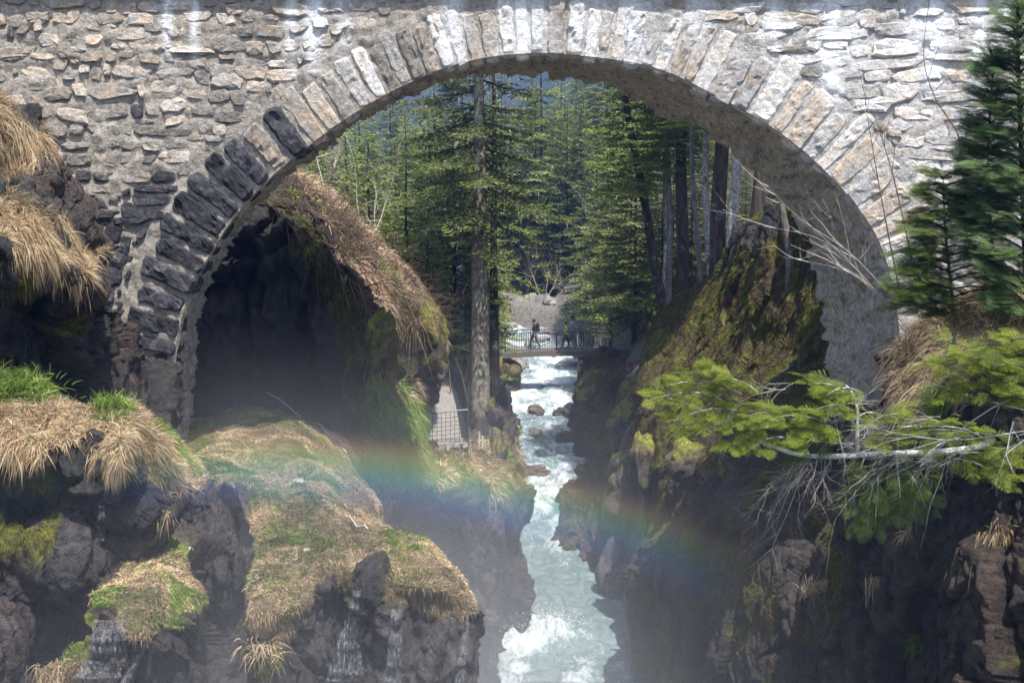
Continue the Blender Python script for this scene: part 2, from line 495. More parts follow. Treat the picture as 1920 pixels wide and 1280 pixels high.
# soffit: rendered rubble vault, front to back
ns, nw = int(ALEN / 0.045), int(BW / 0.06)
S, Wq = np.meshgrid(np.linspace(0, ALEN, ns), np.linspace(-0.02, 1.0, nw), indexing='ij')
a = arc_at(S.ravel()); t, n = arc_nt(S.ravel())
w = Wq.ravel()
P = np.stack([a[:, 0] + BS * w, BY + BW * w, a[:, 1]], -1)
Q = np.stack([S.ravel() * 3.2, w * 2.4, np.zeros(len(w))], -1)
dn = facets(Q, 1.0, 31, 0.7, 0.35) * 0.16 + fbm(P, 1.3, 4, 33) * 0.06 + fbm(P, 9, 3, 34) * 0.02
dn = dn * sstep(-0.02, 0.08, w) 
P[:, 0] += n[:, 0] * (dn + 0.03); P[:, 2] += n[:, 1] * (dn + 0.03)
idx = np.arange(ns * nw).reshape(ns, nw)
Fq = np.stack([idx[:-1, :-1], idx[1:, :-1], idx[1:, 1:], idx[:-1, 1:]], -1).reshape(-1, 4)
pobj('vault_soffit', mesh_np('vault_soffit', P, Fq), M['soffit'], bridge)

rng = np.random.default_rng(5)
def stone_mesh(name, out, prot, depth, seed, tiltz=0.0, lv=((1.0, None), (0.985, 0.35), (0.86, 0.85), (0.5, 1.0))):
    """rough-faced block: out = K x 2 outline (metres, about its centre) in the wall plane"""
    r = np.random.default_rng(seed)
    K = len(out); V = []; Fs = []
    h = max(1e-3, out[:, 1].max() - out[:, 1].min())
    for j, (s, f) in enumerate(lv):
        for k in range(K):
            x, z = out[k] * s
            if f is None: y = depth
            else:
                y = -prot * f * (1 + 0.26 * r.normal()) * (1 - tiltz * z / h)
                x += r.normal() * 0.006; z += r.normal() * 0.006
            V.append((x, min(y, depth), z))
    V.append((r.normal() * 0.02, -prot * (1 + 0.2 * r.normal()), r.normal() * 0.02))
    n = len(lv)
    for j in range(n - 1):
        for k in range(K):
            k2 = (k + 1) % K
            Fs.append((j * K + k, j * K + k2, (j + 1) * K + k2, (j + 1) * K + k))
    for k in range(K):
        Fs.append(((n - 1) * K + k, (n - 1) * K + (k + 1) % K, n * K))
    # orientation: the face must look towards -Y
    me = bpy.data.meshes.new(name); me.from_pydata(V, [], Fs); me.update()
    if me.polygons[-1].normal.y > 0: me.flip_normals()
    return me

def stone_mat(x, z, r):
    """which stone lies where: black low on the left, tan in the middle, pale on the right"""
    dark = float(sstep(-4.2, -6.0, np.float64(x + 0.9 * z + 0.5 * r.normal())) * sstep(0.9, -0.2, np.float64(z + 0.3 * r.normal())))
    u = r.random()
    if dark > 0.5: return 'st_dark' if u < 0.85 else 'st_mid'
    if x < -1.5:
        return 'st_tan' if u < 0.30 + 0.06 * z else ('st_mid' if u < 0.9 else 'st_dark') if z < 1.6 else ('st_mid' if u < 0.6 else 'st_tan')
    if x < 1.5: return 'st_pale' if u < 0.45 else 'st_tan'
    return 'st_pale' if u < 0.72 else ('st_tan' if u < 0.92 else 'st_mid')

# voussoirs
s = 1.4; nv_ = 0
while s < ALEN - 2.2:
    p = arc_at(s); fr = s / ALEN
    left = p[0] < -3.4
    w = rng.uniform(0.27, 0.38) if left else rng.uniform(0.19, 0.34)
    if p[0] > 3.2: w = rng.uniform(0.24, 0.46)
    gap = rng.uniform(0.03, 0.055) if left else rng.uniform(-0.01, 0.012)
    L = rng.uniform(0.86, 1.08) if left else rng.uniform(0.85, 1.12)
    if p[0] > 2.5: L = rng.uniform(0.9, 1.35)
    sc_ = s + w / 2
    c = arc_at(sc_); t, n = arc_nt(sc_)
    b0 = rng.uniform(-0.08, 0.02) if not left else rng.uniform(-0.02, 0.05)
    # outline in (a along tangent, b along normal)
    NI, NJ = 8, 15
    gi, gj = np.meshgrid(np.linspace(-.5, .5, NI), np.linspace(0, 1, NJ), indexing='ij')
    cv = 0.05 + 0.05 * rng.random()
    b2 = gj * L + b0 + cv * np.abs(gi * 2) ** 2.5 * (1 - 2 * gj) * 0.35
    a2 = gi * w * (0.93 + 0.17 * gj) * (1 - 0.13 * np.abs(gj * 2 - 1) ** 9)
    rim = np.minimum(1 - np.abs(gi * 2), 1) * w * .5; rim = np.minimum(rim, np.minimum(gj, 1 - gj) * L)
    XZ = t * a2[..., None] + n * b2[..., None]
    edge = np.zeros(gi.shape, bool); edge[0] = edge[-1] = True; edge[:, 0] = edge[:, -1] = True
    jit = fbm(np.stack([XZ[..., 0] + c[0], XZ[..., 1] + c[1], np.full(gi.shape, s)], -1), 7, 3, 40)
    XZ = XZ + (t * .05 + n * .04) * jit[..., None] * (1 if left else .8)
    W3 = np.stack([XZ[..., 0] + c[0], np.full(gi.shape, s * 3.0), XZ[..., 1] + c[1]], -1)
    pr = rng.uniform(0.07, 0.13) if left else rng.uniform(0.025, 0.07)
    yy = -pr * sstep(0, 0.028, rim) * (1 - .15 * gj) - (facets(W3, 3.2, 41, 1.1, .3) * (.22 if left else .13) + .02 + fbm(W3, 9, 3, 43) * .022) * sstep(0, .06, rim) + .02
    yy = np.where(edge, yy, np.minimum(yy, -.035))
    cen = np.zeros(2)
    Vv = np.stack([XZ[..., 0], yy, XZ[..., 1]], -1)
    ring = [(i, 0) for i in range(NI)] + [(NI - 1, j_) for j_ in range(1, NJ)] + [(i, NJ - 1) for i in range(NI - 2, -1, -1)] + [(0, j_) for j_ in range(NJ - 2, 0, -1)]
    Vl = Vv.reshape(-1, 3).tolist(); nb_ = len(Vl)
    Vl += [[Vv[i, j_][0], 0.45, Vv[i, j_][2]] for i, j_ in ring]
    Fl = [(i * NJ + j_, (i + 1) * NJ + j_, (i + 1) * NJ + j_ + 1, i * NJ + j_ + 1) for i in range(NI - 1) for j_ in range(NJ - 1)]
    m_ = len(ring)
    Fs_ = [(ring[k][0] * NJ + ring[k][1], nb_ + k, nb_ + (k + 1) % m_, ring[(k + 1) % m_][0] * NJ + ring[(k + 1) % m_][1]) for k in range(m_)]
    me = bpy.data.meshes.new('voussoir'); me.from_pydata(Vl, [], Fl + Fs_); me.update()
    if me.polygons[len(Fl) // 2].normal.y > 0: me.flip_normals()
    if p[0] < -3.75 + 0.35 * rng.normal(): mk = 'st_dark'
    elif p[0] < -2.6: mk = 'st_tan' if rng.random() < .6 else 'st_mid'
    elif p[0] < -0.3: mk = ('st_tan', 'st_pale', 'st_mid')[int(rng.integers(3))]
    else: mk = 'st_pale' if rng.random() < 0.62 else 'st_tan'
    pobj('voussoir', me, M[mk], bridge, (c[0] + cen[0], BY, c[1] + cen[1]))
    s += w + gap

# rubble stones in wavy courses
cand = []
z = ZT - 0.1
while z > -6.0:
    hrow = rng.uniform(0.12, 0.27) if z > -0.3 else rng.uniform(0.26, 0.42)
    x = -9.6 + rng.uniform(0, .4)
    while x < 9.6:
        big = x > 4.0 and rng.random() < 0.18
        w = min(1.1, max(0.13, rng.lognormal(-1.1 + (.3 if x > 2.5 else 0), 0.45))) * (1.5 if big else 1)
        if z < -0.6: w *= 1.15
        if z < -0.2 and x < -4.8: w *= 1.35
        zc = z - hrow / 2 + 0.24 * math.sin(x * 0.9 + 1.3) * math.sin(z * 1.7 + x * .3) + rng.normal() * 0.04
        xc = x + w / 2
        cand.append((xc, zc, w, hrow * rng.uniform(0.75, 1.02) * (1.35 if big else 1)))
        x += w * rng.uniform(.97, 1.04) + rng.uniform(0.0, 0.045)
    z -= hrow * 0.97
ca = np.array(cand)
D = np.minimum(np.minimum(arch_dist(ca[:, 0] - ca[:, 2] / 2, ca[:, 1]), arch_dist(ca[:, 0] + ca[:, 2] / 2, ca[:, 1])), arch_dist(ca[:, 0], ca[:, 1] - ca[:, 3] / 2))
px_, py_ = proj(np.stack([ca[:, 0], np.full(len(ca), BY), ca[:, 1]], -1))
ok = (D > 1.02) & (px_ > -60) & (px_ < 1985) & (py_ > -40) & (py_ < 1000)
# hidden behind the banks
ok &= ~((px_ < 150) & (py_ > 560)) & ~((px_ > 1730) & (py_ > 640))
ok &= rng.random(len(ca)) > 0.03
ca = ca[ok]; px_ = px_[ok]; py_ = py_[ok]
# small stones pressed into the remaining mortar
G = .035; gx0, gz0 = -9.5, -6.2; occ = np.zeros((int(19 / G), int(10.2 / G)), bool)
def cells(c4, k=.5):
    i0, i1 = int((c4[0] - c4[2] * k - gx0) / G), int((c4[0] + c4[2] * k - gx0) / G) + 1
    j0, j1 = int((c4[1] - c4[3] * k - gz0) / G), int((c4[1] + c4[3] * k - gz0) / G) + 1
    return slice(max(i0, 0), max(i1, 0)), slice(max(j0, 0), max(j1, 0))
for c4 in ca: occ[cells(c4, .46)] = True
add = []; pxl = []; pyl = []
tryx = rng.uniform(-9.4, 9.4, 16000); tryz = rng.uniform(-3.2, ZT - .08, 16000)
trw = rng.uniform(.10, .42, 16000) * np.where(rng.random(16000) < .5, 1, .6); trh = rng.uniform(.07, .19, 16000)
dd_ = arch_dist(tryx, tryz); pX, pY = proj(np.stack([tryx, np.full(16000, BY), tryz], -1))
okk = (dd_ > 1.12) & (pX > -40) & (pX < 1960) & ~((pX < 150) & (pY > 560)) & ~((pX > 1730) & (pY > 640))
for i in np.nonzero(okk)[0]:
    c4 = (tryx[i], tryz[i], trw[i], trh[i]); cc = cells(c4)
    if occ[cc].size == 0 or occ[cc].mean() > .12: continue
    occ[cells(c4, .5)] = True; add.append(c4); pxl.append(pX[i]); pyl.append(pY[i])
    if len(add) > 1500: break
ca = np.concatenate([ca, np.array(add)]); px_ = np.concatenate([px_, pxl]); py_ = np.concatenate([py_, pyl])
order = np.argsort(-(ca[:, 2] * ca[:, 3]) * ((px_ > 0) & (px_ < 1920) & (py_ > 0)) )
rest = []
print('wall stones', len(ca))
for rank, i in enumerate(order):
    xc, zc, w, h = ca[i]
    K = 10; pts = []
    for k in range(K):
        th = 2 * math.pi * k / K + rng.uniform(-.15, .15)
        e = rng.uniform(0.42, 0.75); sk_ = rng.normal() * 0.12; ro_ = rng.normal() * 0.07
        cx_, sx_ = math.cos(th), math.sin(th)
        pts.append((w / 2 * math.copysign(abs(cx_) ** e, cx_) * rng.uniform(.84, 1.10), h / 2 * math.copysign(abs(sx_) ** e, sx_) * rng.uniform(.78, 1.16)))
    pts = np.array(pts); pts[:, 0] += pts[:, 1] * sk_ * 2; pts[:, 1] += pts[:, 0] * ro_
    me = stone_mesh('stone', pts, rng.uniform(0.012, 0.042) * (1.6 if zc < -.3 and xc < 0 else 1), 0.12, int(rng.integers(1e9)), 0.8, ((1.0, None), (0.98, 0.35), (0.80, 0.95)))
    mk = stone_mat(xc, zc, rng)
    if rank < 299:
        pobj('stone', me, M[mk], bridge, (xc, BY, zc))
    else:
        rest.append((me, mk, xc, zc))
mk_list = ['st_dark', 'st_mid', 'st_tan', 'st_pale']
VV = []; FF = []; MI = []; b = 0
for me, mk, xc, zc in rest:
    co = np.empty(len(me.vertices) * 3, np.float32); me.vertices.foreach_get('co', co); co = co.reshape(-1, 3) + np.array([xc, BY, zc])
    VV.extend(map(tuple, co.tolist()))
    for p in me.polygons:
        FF.append(tuple(v + b for v in p.vertices)); MI.append(mk_list.index(mk))
    b += len(co); bpy.data.meshes.remove(me)
me = bpy.data.meshes.new('small_stones'); me.from_pydata(VV, [], FF); me.update()
for k in mk_list: me.materials.append(M[k])
me.polygons.foreach_set('material_index', np.array(MI, dtype=np.int32))
o = pobj('small_stones', me, None, bridge); o['kind'] = 'stuff'

# coping slabs along both sides, parapet above, roadway fill
x = -12.0
while x < 12:
    w = rng.uniform(0.8, 1.3)
    for yy in (BY - 0.17, BY + BW + 0.17 - 0.4):
        mb = MB(); mb.box((x + w / 2, yy + 0.2, ZT + 0.085), (w / 2 - 0.008, 0.2 + rng.uniform(0, .02), 0.08))
        pobj('coping_slab', mb.mesh('coping_slab'), M['st_mid'], bridge)
    x += w
mb = MB()
mb.box((0, BY + 0.16, ZT + 0.5), (12, 0.14, 0.335)); mb.box((0, BY + BW - 0.16, ZT + 0.5), (12, 0.14, 0.335))
pobj('parapet', mb.mesh('parapet'), M['mortar'], bridge)
mb = MB(); mb.box((0, BY + BW / 2, ZT - 0.12), (12, BW / 2 - 0.1, 0.1))
pobj('roadway', mb.mesh('roadway'), M['gravel'], bridge)

# ================================================================ TERRAIN PATCHES (banks and cliffs)
ROCK_A, ROCK_B, ROCK_C = np.array([.026, .025, .026]), np.array([.068, .059, .054]), np.array([.095, .062, .042])
TURF_A, TURF_B = np.array([.20, .155, .085]), np.array([.075, .085, .02])
MOSS_A, MOSS_B = np.array([.12, .125, .012]), np.array([.065, .05, .018])
HIT_V = []; HIT_F = []; hb = 0
PATCH = {}

def blur(m, n):
    for _ in range(n):
        p = np.pad(m, 1, mode='edge')
        m = (p[1:-1, 1:-1] * 4 + p[:-2, 1:-1] + p[2:, 1:-1] + p[1:-1, :-2] + p[1:-1, 2:]) / 8
    return m

def grid_normals(P):
    du = np.gradient(P, axis=0); dv = np.gradient(P, axis=1)
    n = np.cross(du, dv); n /= np.linalg.norm(n, axis=-1, keepdims=True) + 1e-9
    return n

def patch(name, rows, res=0.05, rock=1.0, fs=1.0, grass=(), moss=(), seed=0, tint=(1, 1, 1), mossf=0.0, wet=0.5, world=False, brown=0.5, lump=1.0):
    global hb
    R = np.array([[U(*p) for p in r] for r in rows]) if not world else np.array(rows, float)
    lu = np.linalg.norm(np.diff(R, axis=0), axis=-1).sum(0).max(); lv = np.linalg.norm(np.diff(R, axis=1), axis=-1).sum(1).max()
    nu, nv = int(lu / res) + 8, int(lv / res) + 8
    P = catmull(catmull(R, nu).transpose(1, 0, 2), nv).transpose(1, 0, 2)
    n = grid_normals(P)
    vw = -P / np.linalg.norm(P, axis=-1, keepdims=True)
    flip = (n * vw).sum(-1).mean() < 0
    if flip: n = -n
    jx = fbm(P, 1.7, 4, seed + 50) * 38; jy = fbm(P, 1.7, 4, seed + 60) * 38
    X, Y = proj(P); X = X + jx; Y = Y + jy
    g = np.zeros(X.shape)
    for poly in grass: g = np.maximum(g, inpoly(X, Y, poly))
    mo = np.zeros(X.shape)
    for poly in moss: mo = np.maximum(mo, inpoly(X, Y, poly))
    gs = blur(g, 4)
    ms = blur(mo, 3)
    if mossf: ms = np.maximum(ms, mossf * sstep(0.02, 0.25, fbm(P, 1.1, 5, seed + 70) + 0.35 * (n[..., 2] - 0.2)))
    rk = 1 - np.clip(gs + ms * 0.5, 0, 1) * 0.85
    fc = facets(P * np.array([1, 1, 0.55]), 0.6 * fs, seed + 1, 0.9, 0.3) * 0.42 + facets(P * np.array([1, 1, .6]), 1.9 * fs, seed + 2, 0.95, 0.22) * 0.42 + (1 - np.abs(fbm(P * np.array([1, 1, .5]), 2.2, 4, seed + 8)) * 2) * .07 + facets(P * np.array([1, 1, .6]), 5.0 * fs, seed + 33, 1.0, 0.2) * 0.5 + fbm(P, 9, 3, seed + 35) * .02
    d = rock * rk * (fc + fbm(P, 0.6, 4, seed + 3) * 0.25) + (1 - rk) * (fbm(P, 0.9, 3, seed + 4) * 0.26 + fbm(P, 2.6, 3, seed + 6) * 0.16) * lump
    V = P + n * d[..., None]
    n2 = grid_normals(V)
    if flip: n2 = -n2
    # colours
    a = sstep(-0.25, 0.3, fbm(P, 0.9, 4, seed + 11))[..., None]
    st = sstep(0.0, 0.35, fbm(P * np.array([2.2, 2.2, 0.28]), 1.0, 4, seed + 12))[..., None]
    c = ROCK_A * (1 - a) + ROCK_B * a
    c = c * (1 - brown * st) + ROCK_C * brown * st
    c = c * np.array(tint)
    tg = sstep(-0.1, 0.25, fbm(P, 1.1, 3, seed + 13))[..., None]
    turf = TURF_A * (1 - tg) + TURF_B * tg
    mg = sstep(-0.2, 0.2, fbm(P, 2.0, 4, seed + 14))[..., None]
    msc = MOSS_A * mg + MOSS_B * (1 - mg)
    c = c * (1 - ms[..., None]) + msc * ms[..., None]
    c = c * (1 - gs[..., None]) + turf * gs[..., None]
    al = np.clip(1 - wet + np.maximum(gs, ms), 0, 1)
    colr = np.concatenate([c, al[..., None]], -1)
    idx = np.arange(V.shape[0] * V.shape[1]).reshape(V.shape[:2])
    q = np.stack([idx[:-1, :-1], idx[1:, :-1], idx[1:, 1:], idx[:-1, 1:]], -1).reshape(-1, 4)
    if flip: q = q[:, ::-1]
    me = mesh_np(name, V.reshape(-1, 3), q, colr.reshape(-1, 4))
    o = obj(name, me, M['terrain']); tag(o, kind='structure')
    PATCH[len(PATCH)] = dict(V=V, n=n2, g=g, X=X, Y=Y, name=name, o=o, ms=ms)
    HIT_V.append(V.reshape(-1, 3)); HIT_F.append(q + hb); hb += V.shape[0] * V.shape[1]
    return PATCH[len(PATCH) - 1]

# --- left foreground: mounds beside the bridge, dark wall below them
PL1 = patch('rock_bank', [
    [(-350, 260, 23), (-60, 260, 23), (60, 310, 23), (115, 370, 23), (165, 430, 23), (190, 520, 23)],
    [(-350, 150, 20), (-60, 178, 20), (0, 190, 20), (72, 240, 20.3), (108, 285, 20.6), (172, 420, 21.3)],
    [(-350, 330, 19.2), (-60, 350, 19.2), (0, 362, 19.2), (60, 362, 19.5), (112, 400, 20.2), (172, 450, 21.2)],
    [(-350, 372, 18), (-60, 372, 18), (20, 376, 18.2), (78, 398, 18.4), (122, 432, 18.8), (176, 520, 20)],
    [(-350, 480, 17.2), (-60, 480, 17.2), (20, 480, 17.4), (75, 485, 17.7), (130, 505, 18.2), (182, 560, 19.4)],
    [(-350, 560, 18), (-60, 560, 18.2), (20, 560, 18.4), (80, 565, 18.8), (140, 575, 19.3), (215, 590, 21)],
    [(-350, 650, 18.2), (-60, 650, 18.4), (30, 650, 18.8), (120, 655, 19.4), (205, 665, 20.4), (315, 650, 22.4)],
    [(-350, 760, 18.2), (-60, 745, 18.5), (30, 745, 19), (130, 780, 19.3), (225, 790, 20.3), (330, 760, 22.2)],
    [(-350, 880, 18), (-60, 870, 18.3), (30, 870, 18.8), (130, 890, 19.3), (235, 890, 20.3), (335, 880, 22.2)]],
    0.045, 0.8, 1.1, [[(-400, 60), (0, 170), (105, 275), (60, 310), (40, 345), (-400, 350)], [(-400, 360), (30, 368), (90, 400), (165, 490), (150, 520), (110, 480), (60, 455), (-400, 470)]],
    [[(40, 480), (80, 500), (60, 560), (20, 540)], [(105, 575), (150, 575), (150, 620), (110, 625)], [(-50, 690), (30, 650), (20, 700), (-50, 730)]], 10, (1.0, .95, .95), 0, 0.6)

# --- left foreground: straw-covered ledge and the wet black rock under it
PL2 = patch('rock_ledge', [
    [(-350, 725, 19.8), (-60, 730, 19.5), (60, 750, 19.5), (150, 785, 19.3), (182, 790, 19.3), (235, 785, 19.3), (285, 830, 19.8), (335, 868, 20.8), (376, 892, 21)],
    [(-350, 690, 17.8), (-60, 708, 17.6), (60, 726, 17.5), (150, 763, 17.3), (185, 768, 17.2), (232, 760, 17.4), (280, 803, 17.8), (330, 848, 18.7), (370, 882, 19)],
    [(-350, 790, 16), (-60, 800, 16), (60, 815, 16), (150, 828, 16), (183, 850, 16.2), (228, 835, 15.9), (270, 850, 16.6), (320, 895, 17.3), (362, 930, 18)],
    [(-350, 870, 15.8), (-60, 875, 15.9), (60, 880, 16), (150, 880, 16.2), (185, 900, 16.5), (222, 930, 16), (285, 940, 16.9), (330, 950, 17), (368, 965, 17.9)],
    [(-350, 950, 16.6), (-60, 950, 16.6), (60, 960, 16.7), (150, 960, 16.8), (200, 970, 16.8), (240, 980, 16.9), (300, 985, 17.2), (350, 990, 17.3), (400, 985, 18)],
    [(-350, 1025, 15.8), (-60, 1020, 16), (60, 1015, 16), (140, 1040, 16.3), (200, 1060, 16.9), (250, 1050, 17.4), (310, 1050, 17.6), (370, 1060, 17.6), (440, 1050, 18)],
    [(-350, 1110, 16.2), (-60, 1105, 16.2), (30, 1110, 16.3), (110, 1120, 16.6), (170, 1150, 17.3), (220, 1150, 17.9), (290, 1150, 18), (360, 1150, 18), (440, 1150, 18.3)],
    [(-350, 1200, 15.4), (-60, 1190, 15.5), (10, 1200, 15.7), (60, 1220, 16.5), (110, 1230, 17.5), (170, 1230, 18), (250, 1230, 18.2), (360, 1230, 18.2), (440, 1230, 18.5)],
    [(-350, 1450, 15.3), (-60, 1450, 15.4), (0, 1450, 15.7), (30, 1450, 16.5), (60, 1450, 17.3), (130, 1450, 18), (250, 1450, 18.2), (360, 1450, 18.2), (440, 1450, 18.5)]],
    0.04, 0.85, 0.8, [[(-400, 640), (80, 710), (190, 745), (240, 745), (300, 800), (390, 880), (365, 920), (300, 930), (280, 860), (250, 820), (205, 880), (180, 870), (160, 815), (100, 835), (-400, 840)]],
    [[(50, 880), (90, 870), (110, 930), (60, 930)], [(130, 880), (160, 880), (155, 940), (135, 930)], [(-400, 1000), (0, 990), (60, 1000), (130, 985), (130, 1000), (60, 1015), (0, 1030), (-400, 1030)]], 20, (.9, .92, 1.1), 0, 0.85)

PL3 = patch('rock_buttress', [
    [(215, 1030, 18.5), (280, 1000, 18.3), (330, 960, 18.3), (372, 890, 18.8), (430, 930, 19.2), (480, 930, 20)],
    [(200, 1085, 16.8), (250, 1055, 16.7), (310, 1042, 16.8), (352, 1060, 16.9), (420, 1050, 17.6), (474, 1030, 18.7)],
    [(170, 1130, 15.7), (230, 1110, 15.5), (290, 1110, 15.6), (347, 1120, 16.1), (410, 1130, 17.4), (468, 1110, 18.5)],
    [(155, 1185, 15.2), (220, 1165, 15), (290, 1190, 15.0), (335, 1195, 15.7), (400, 1190, 17.1), (465, 1180, 18.4)],
    [(110, 1245, 15.3), (190, 1240, 14.9), (260, 1250, 15), (320, 1250, 15.7), (390, 1260, 16.9), (465, 1250, 18.3)],
    [(40, 1450, 15.5), (150, 1450, 15), (250, 1450, 15), (320, 1450, 15.7), (390, 1450, 16.9), (470, 1450, 18.1)]],
    0.035, 0.7, 1.0, [[(165, 1130), (215, 1070), (310, 1035), (360, 1070), (355, 1140), (310, 1205), (250, 1190), (200, 1150)], [(60, 1300), (110, 1220), (150, 1200), (140, 1250), (110, 1300)]],
    [[(130, 1210), (170, 1140), (190, 1150), (160, 1240), (120, 1260)]], 30, (1.0, .95, .98), 0, 0.8)

# --- central grassy terrace below the arch
def back(r, k=4.0, dy=50, dx=-12):
    x, y, d = r[-1]; return r + [(x + dx, y + dy, d + k)]
PL4 = patch('grassy_terrace', [
    [(330, 700, 33), (400, 690, 33.5), (470, 690, 33.5), (560, 715, 33), (630, 770, 32), (700, 860, 30), (720, 900, 30)],
    [(320, 790, 27.5), (390, 770, 28), (470, 765, 28), (560, 780, 28), (640, 830, 27), (670, 880, 26), (700, 920, 28)],
    [(320, 862, 22.6), (400, 828, 22.8), (480, 816, 23), (560, 822, 23), (620, 858, 23), (655, 886, 23), (690, 930, 26)],
    [(350, 892, 20.6), (410, 880, 20.6), (500, 888, 21.2), (570, 880, 21.2), (630, 885, 21.5), (685, 920, 22), (700, 960, 25)],
    [(440, 940, 19.4), (475, 930, 19.5), (530, 935, 19.6), (590, 935, 19.8), (650, 955, 20), (705, 968, 20.6), (712, 1020, 24)],
    [(472, 1000, 18.2), (505, 1000, 18.0), (560, 1008, 18.0), (640, 1010, 18.1), (705, 1016, 18.3), (785, 1020, 18.7), (775, 1060, 23)],
    [(472, 1065, 17.1), (500, 1068, 16.8), (560, 1066, 16.8), (640, 1045, 17.1), (740, 1045, 17.1), (852, 1078, 17.5), (845, 1130, 22)],
    [(468, 1130, 16.2), (490, 1138, 15.8), (560, 1138, 15.9), (620, 1095, 16.5), (750, 1092, 16.3), (868, 1112, 16.9), (860, 1160, 21)],
    [(466, 1185, 16.2), (493, 1185, 15.8), (560, 1178, 16.1), (620, 1160, 16.7), (750, 1150, 16.4), (878, 1160, 16.9), (868, 1230, 21)],
    [(466, 1450, 16.3), (500, 1450, 15.9), (560, 1450, 16.1), (630, 1450, 16.7), (750, 1450, 16.4), (890, 1450, 16.9), (880, 1500, 21)]],
    0.045, 0.75, 1.0, [[(250, 650), (720, 650), (700, 900), (735, 1000), (790, 1005), (900, 1085), (895, 1150), (800, 1150), (740, 1120), (720, 1070), (640, 1080), (600, 1100), (570, 1170), (530, 1200), (458, 1190), (458, 960), (400, 890), (250, 860)]],
    [[(640, 1080), (680, 1070), (690, 1100), (650, 1110)], [(480, 1200), (520, 1190), (520, 1280), (480, 1290)]], 40, (1, 1, 1.1), 0, 0.75, lump=.7)

# --- cliffs on the left side of the river, farther back
PL5 = patch('gorge_cliff', [
    [(600, 800, 36), (700, 830, 36), (770, 826, 36.5), (840, 828, 37.5), (895, 800, 42), (922, 770, 47), (925, 720, 55)],
    [(640, 870, 30), (700, 890, 30), (780, 876, 31.5), (850, 880, 33), (925, 872, 36), (962, 866, 40), (938, 790, 49)],
    [(650, 930, 29), (710, 955, 29), (790, 945, 30), (860, 945, 32), (940, 930, 35), (980, 922, 37.5), (962, 860, 46)],
    [(680, 1050, 28.5), (740, 1050, 28.5), (810, 1050, 29.5), (880, 1040, 31.5), (930, 1020, 34.3), (960, 1005, 37), (960, 930, 44)],
    [(700, 1150, 28), (760, 1150, 28), (830, 1150, 29), (890, 1150, 31), (935, 1130, 34), (968, 1110, 36.5), (975, 1010, 43)],
    [(700, 1290, 28), (770, 1290, 28), (850, 1290, 29), (890, 1270, 30.5), (925, 1215, 34), (962, 1195, 36.6), (980, 1080, 42)],
    [(700, 1500, 28), (770, 1500, 28), (850, 1500, 29), (895, 1480, 30.5), (920, 1380, 33), (950, 1300, 36), (980, 1200, 42)]],
    0.07, 0.8, 0.8, [[(560, 760), (760, 780), (870, 820), (950, 820), (985, 920), (930, 925), (860, 905), (780, 925), (700, 960), (560, 960)]],
    [], 50, (1.15, 1.08, 1.1), 0, 0.4)

# --- shaded rock face behind the left half of the arch and the hillside above it
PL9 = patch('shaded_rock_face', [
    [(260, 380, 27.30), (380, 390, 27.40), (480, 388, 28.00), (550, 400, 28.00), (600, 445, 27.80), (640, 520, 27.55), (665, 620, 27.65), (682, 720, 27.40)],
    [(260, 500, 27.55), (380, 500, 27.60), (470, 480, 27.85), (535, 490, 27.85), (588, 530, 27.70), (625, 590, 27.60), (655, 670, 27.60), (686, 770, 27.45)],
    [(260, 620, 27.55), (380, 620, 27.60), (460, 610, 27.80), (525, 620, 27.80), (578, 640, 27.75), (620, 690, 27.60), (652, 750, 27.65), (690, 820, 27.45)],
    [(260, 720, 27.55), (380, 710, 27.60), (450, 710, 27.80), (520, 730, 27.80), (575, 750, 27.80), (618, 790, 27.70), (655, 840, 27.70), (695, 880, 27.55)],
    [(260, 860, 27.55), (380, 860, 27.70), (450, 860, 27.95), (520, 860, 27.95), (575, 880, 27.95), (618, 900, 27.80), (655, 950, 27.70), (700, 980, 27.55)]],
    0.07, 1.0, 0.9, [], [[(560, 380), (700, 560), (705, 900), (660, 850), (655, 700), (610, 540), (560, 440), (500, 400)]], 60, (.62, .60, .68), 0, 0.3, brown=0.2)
PL10 = patch('hillside', [
    [(478, 392, 29.3), (520, 384, 29.2), (570, 412, 29), (615, 468, 28.6), (650, 548, 28.2), (672, 650, 27.8), (688, 760, 27.4), (700, 880, 27.6)],
    [(486, 368, 30), (540, 362, 30), (600, 395, 30), (655, 450, 29.6), (692, 540, 29), (712, 640, 28.5), (732, 770, 28.2), (750, 900, 28.4)],
    [(496, 350, 32), (560, 343, 32.5), (640, 395, 33.5), (705, 470, 33.5), (755, 540, 33.5), (765, 640, 32.3), (765, 750, 31), (790, 870, 31)],
    [(505, 340, 35), (580, 335, 36.5), (670, 430, 37), (750, 508, 37), (800, 568, 37), (822, 632, 36.5), (790, 730, 34.5), (775, 850, 33.5)],
    [(515, 370, 41), (600, 370, 43), (690, 480, 45), (780, 560, 45), (815, 620, 44), (818, 690, 42), (795, 760, 39), (775, 850, 37)]],
    0.06, 0.8, 1.0, [[(500, 320), (600, 310), (860, 560), (850, 640), (790, 610), (770, 600), (740, 585), (700, 590), (690, 560), (640, 440), (570, 385)], [(700, 690), (760, 720), (810, 830), (810, 900), (700, 900)]],
    [[(690, 580), (745, 590), (745, 680), (700, 720)], [(770, 570), (840, 600), (840, 720), (780, 700)], [(640, 520), (670, 520), (705, 850), (680, 850)]], 70, (1, .9, .85), 0.3, 0.3)

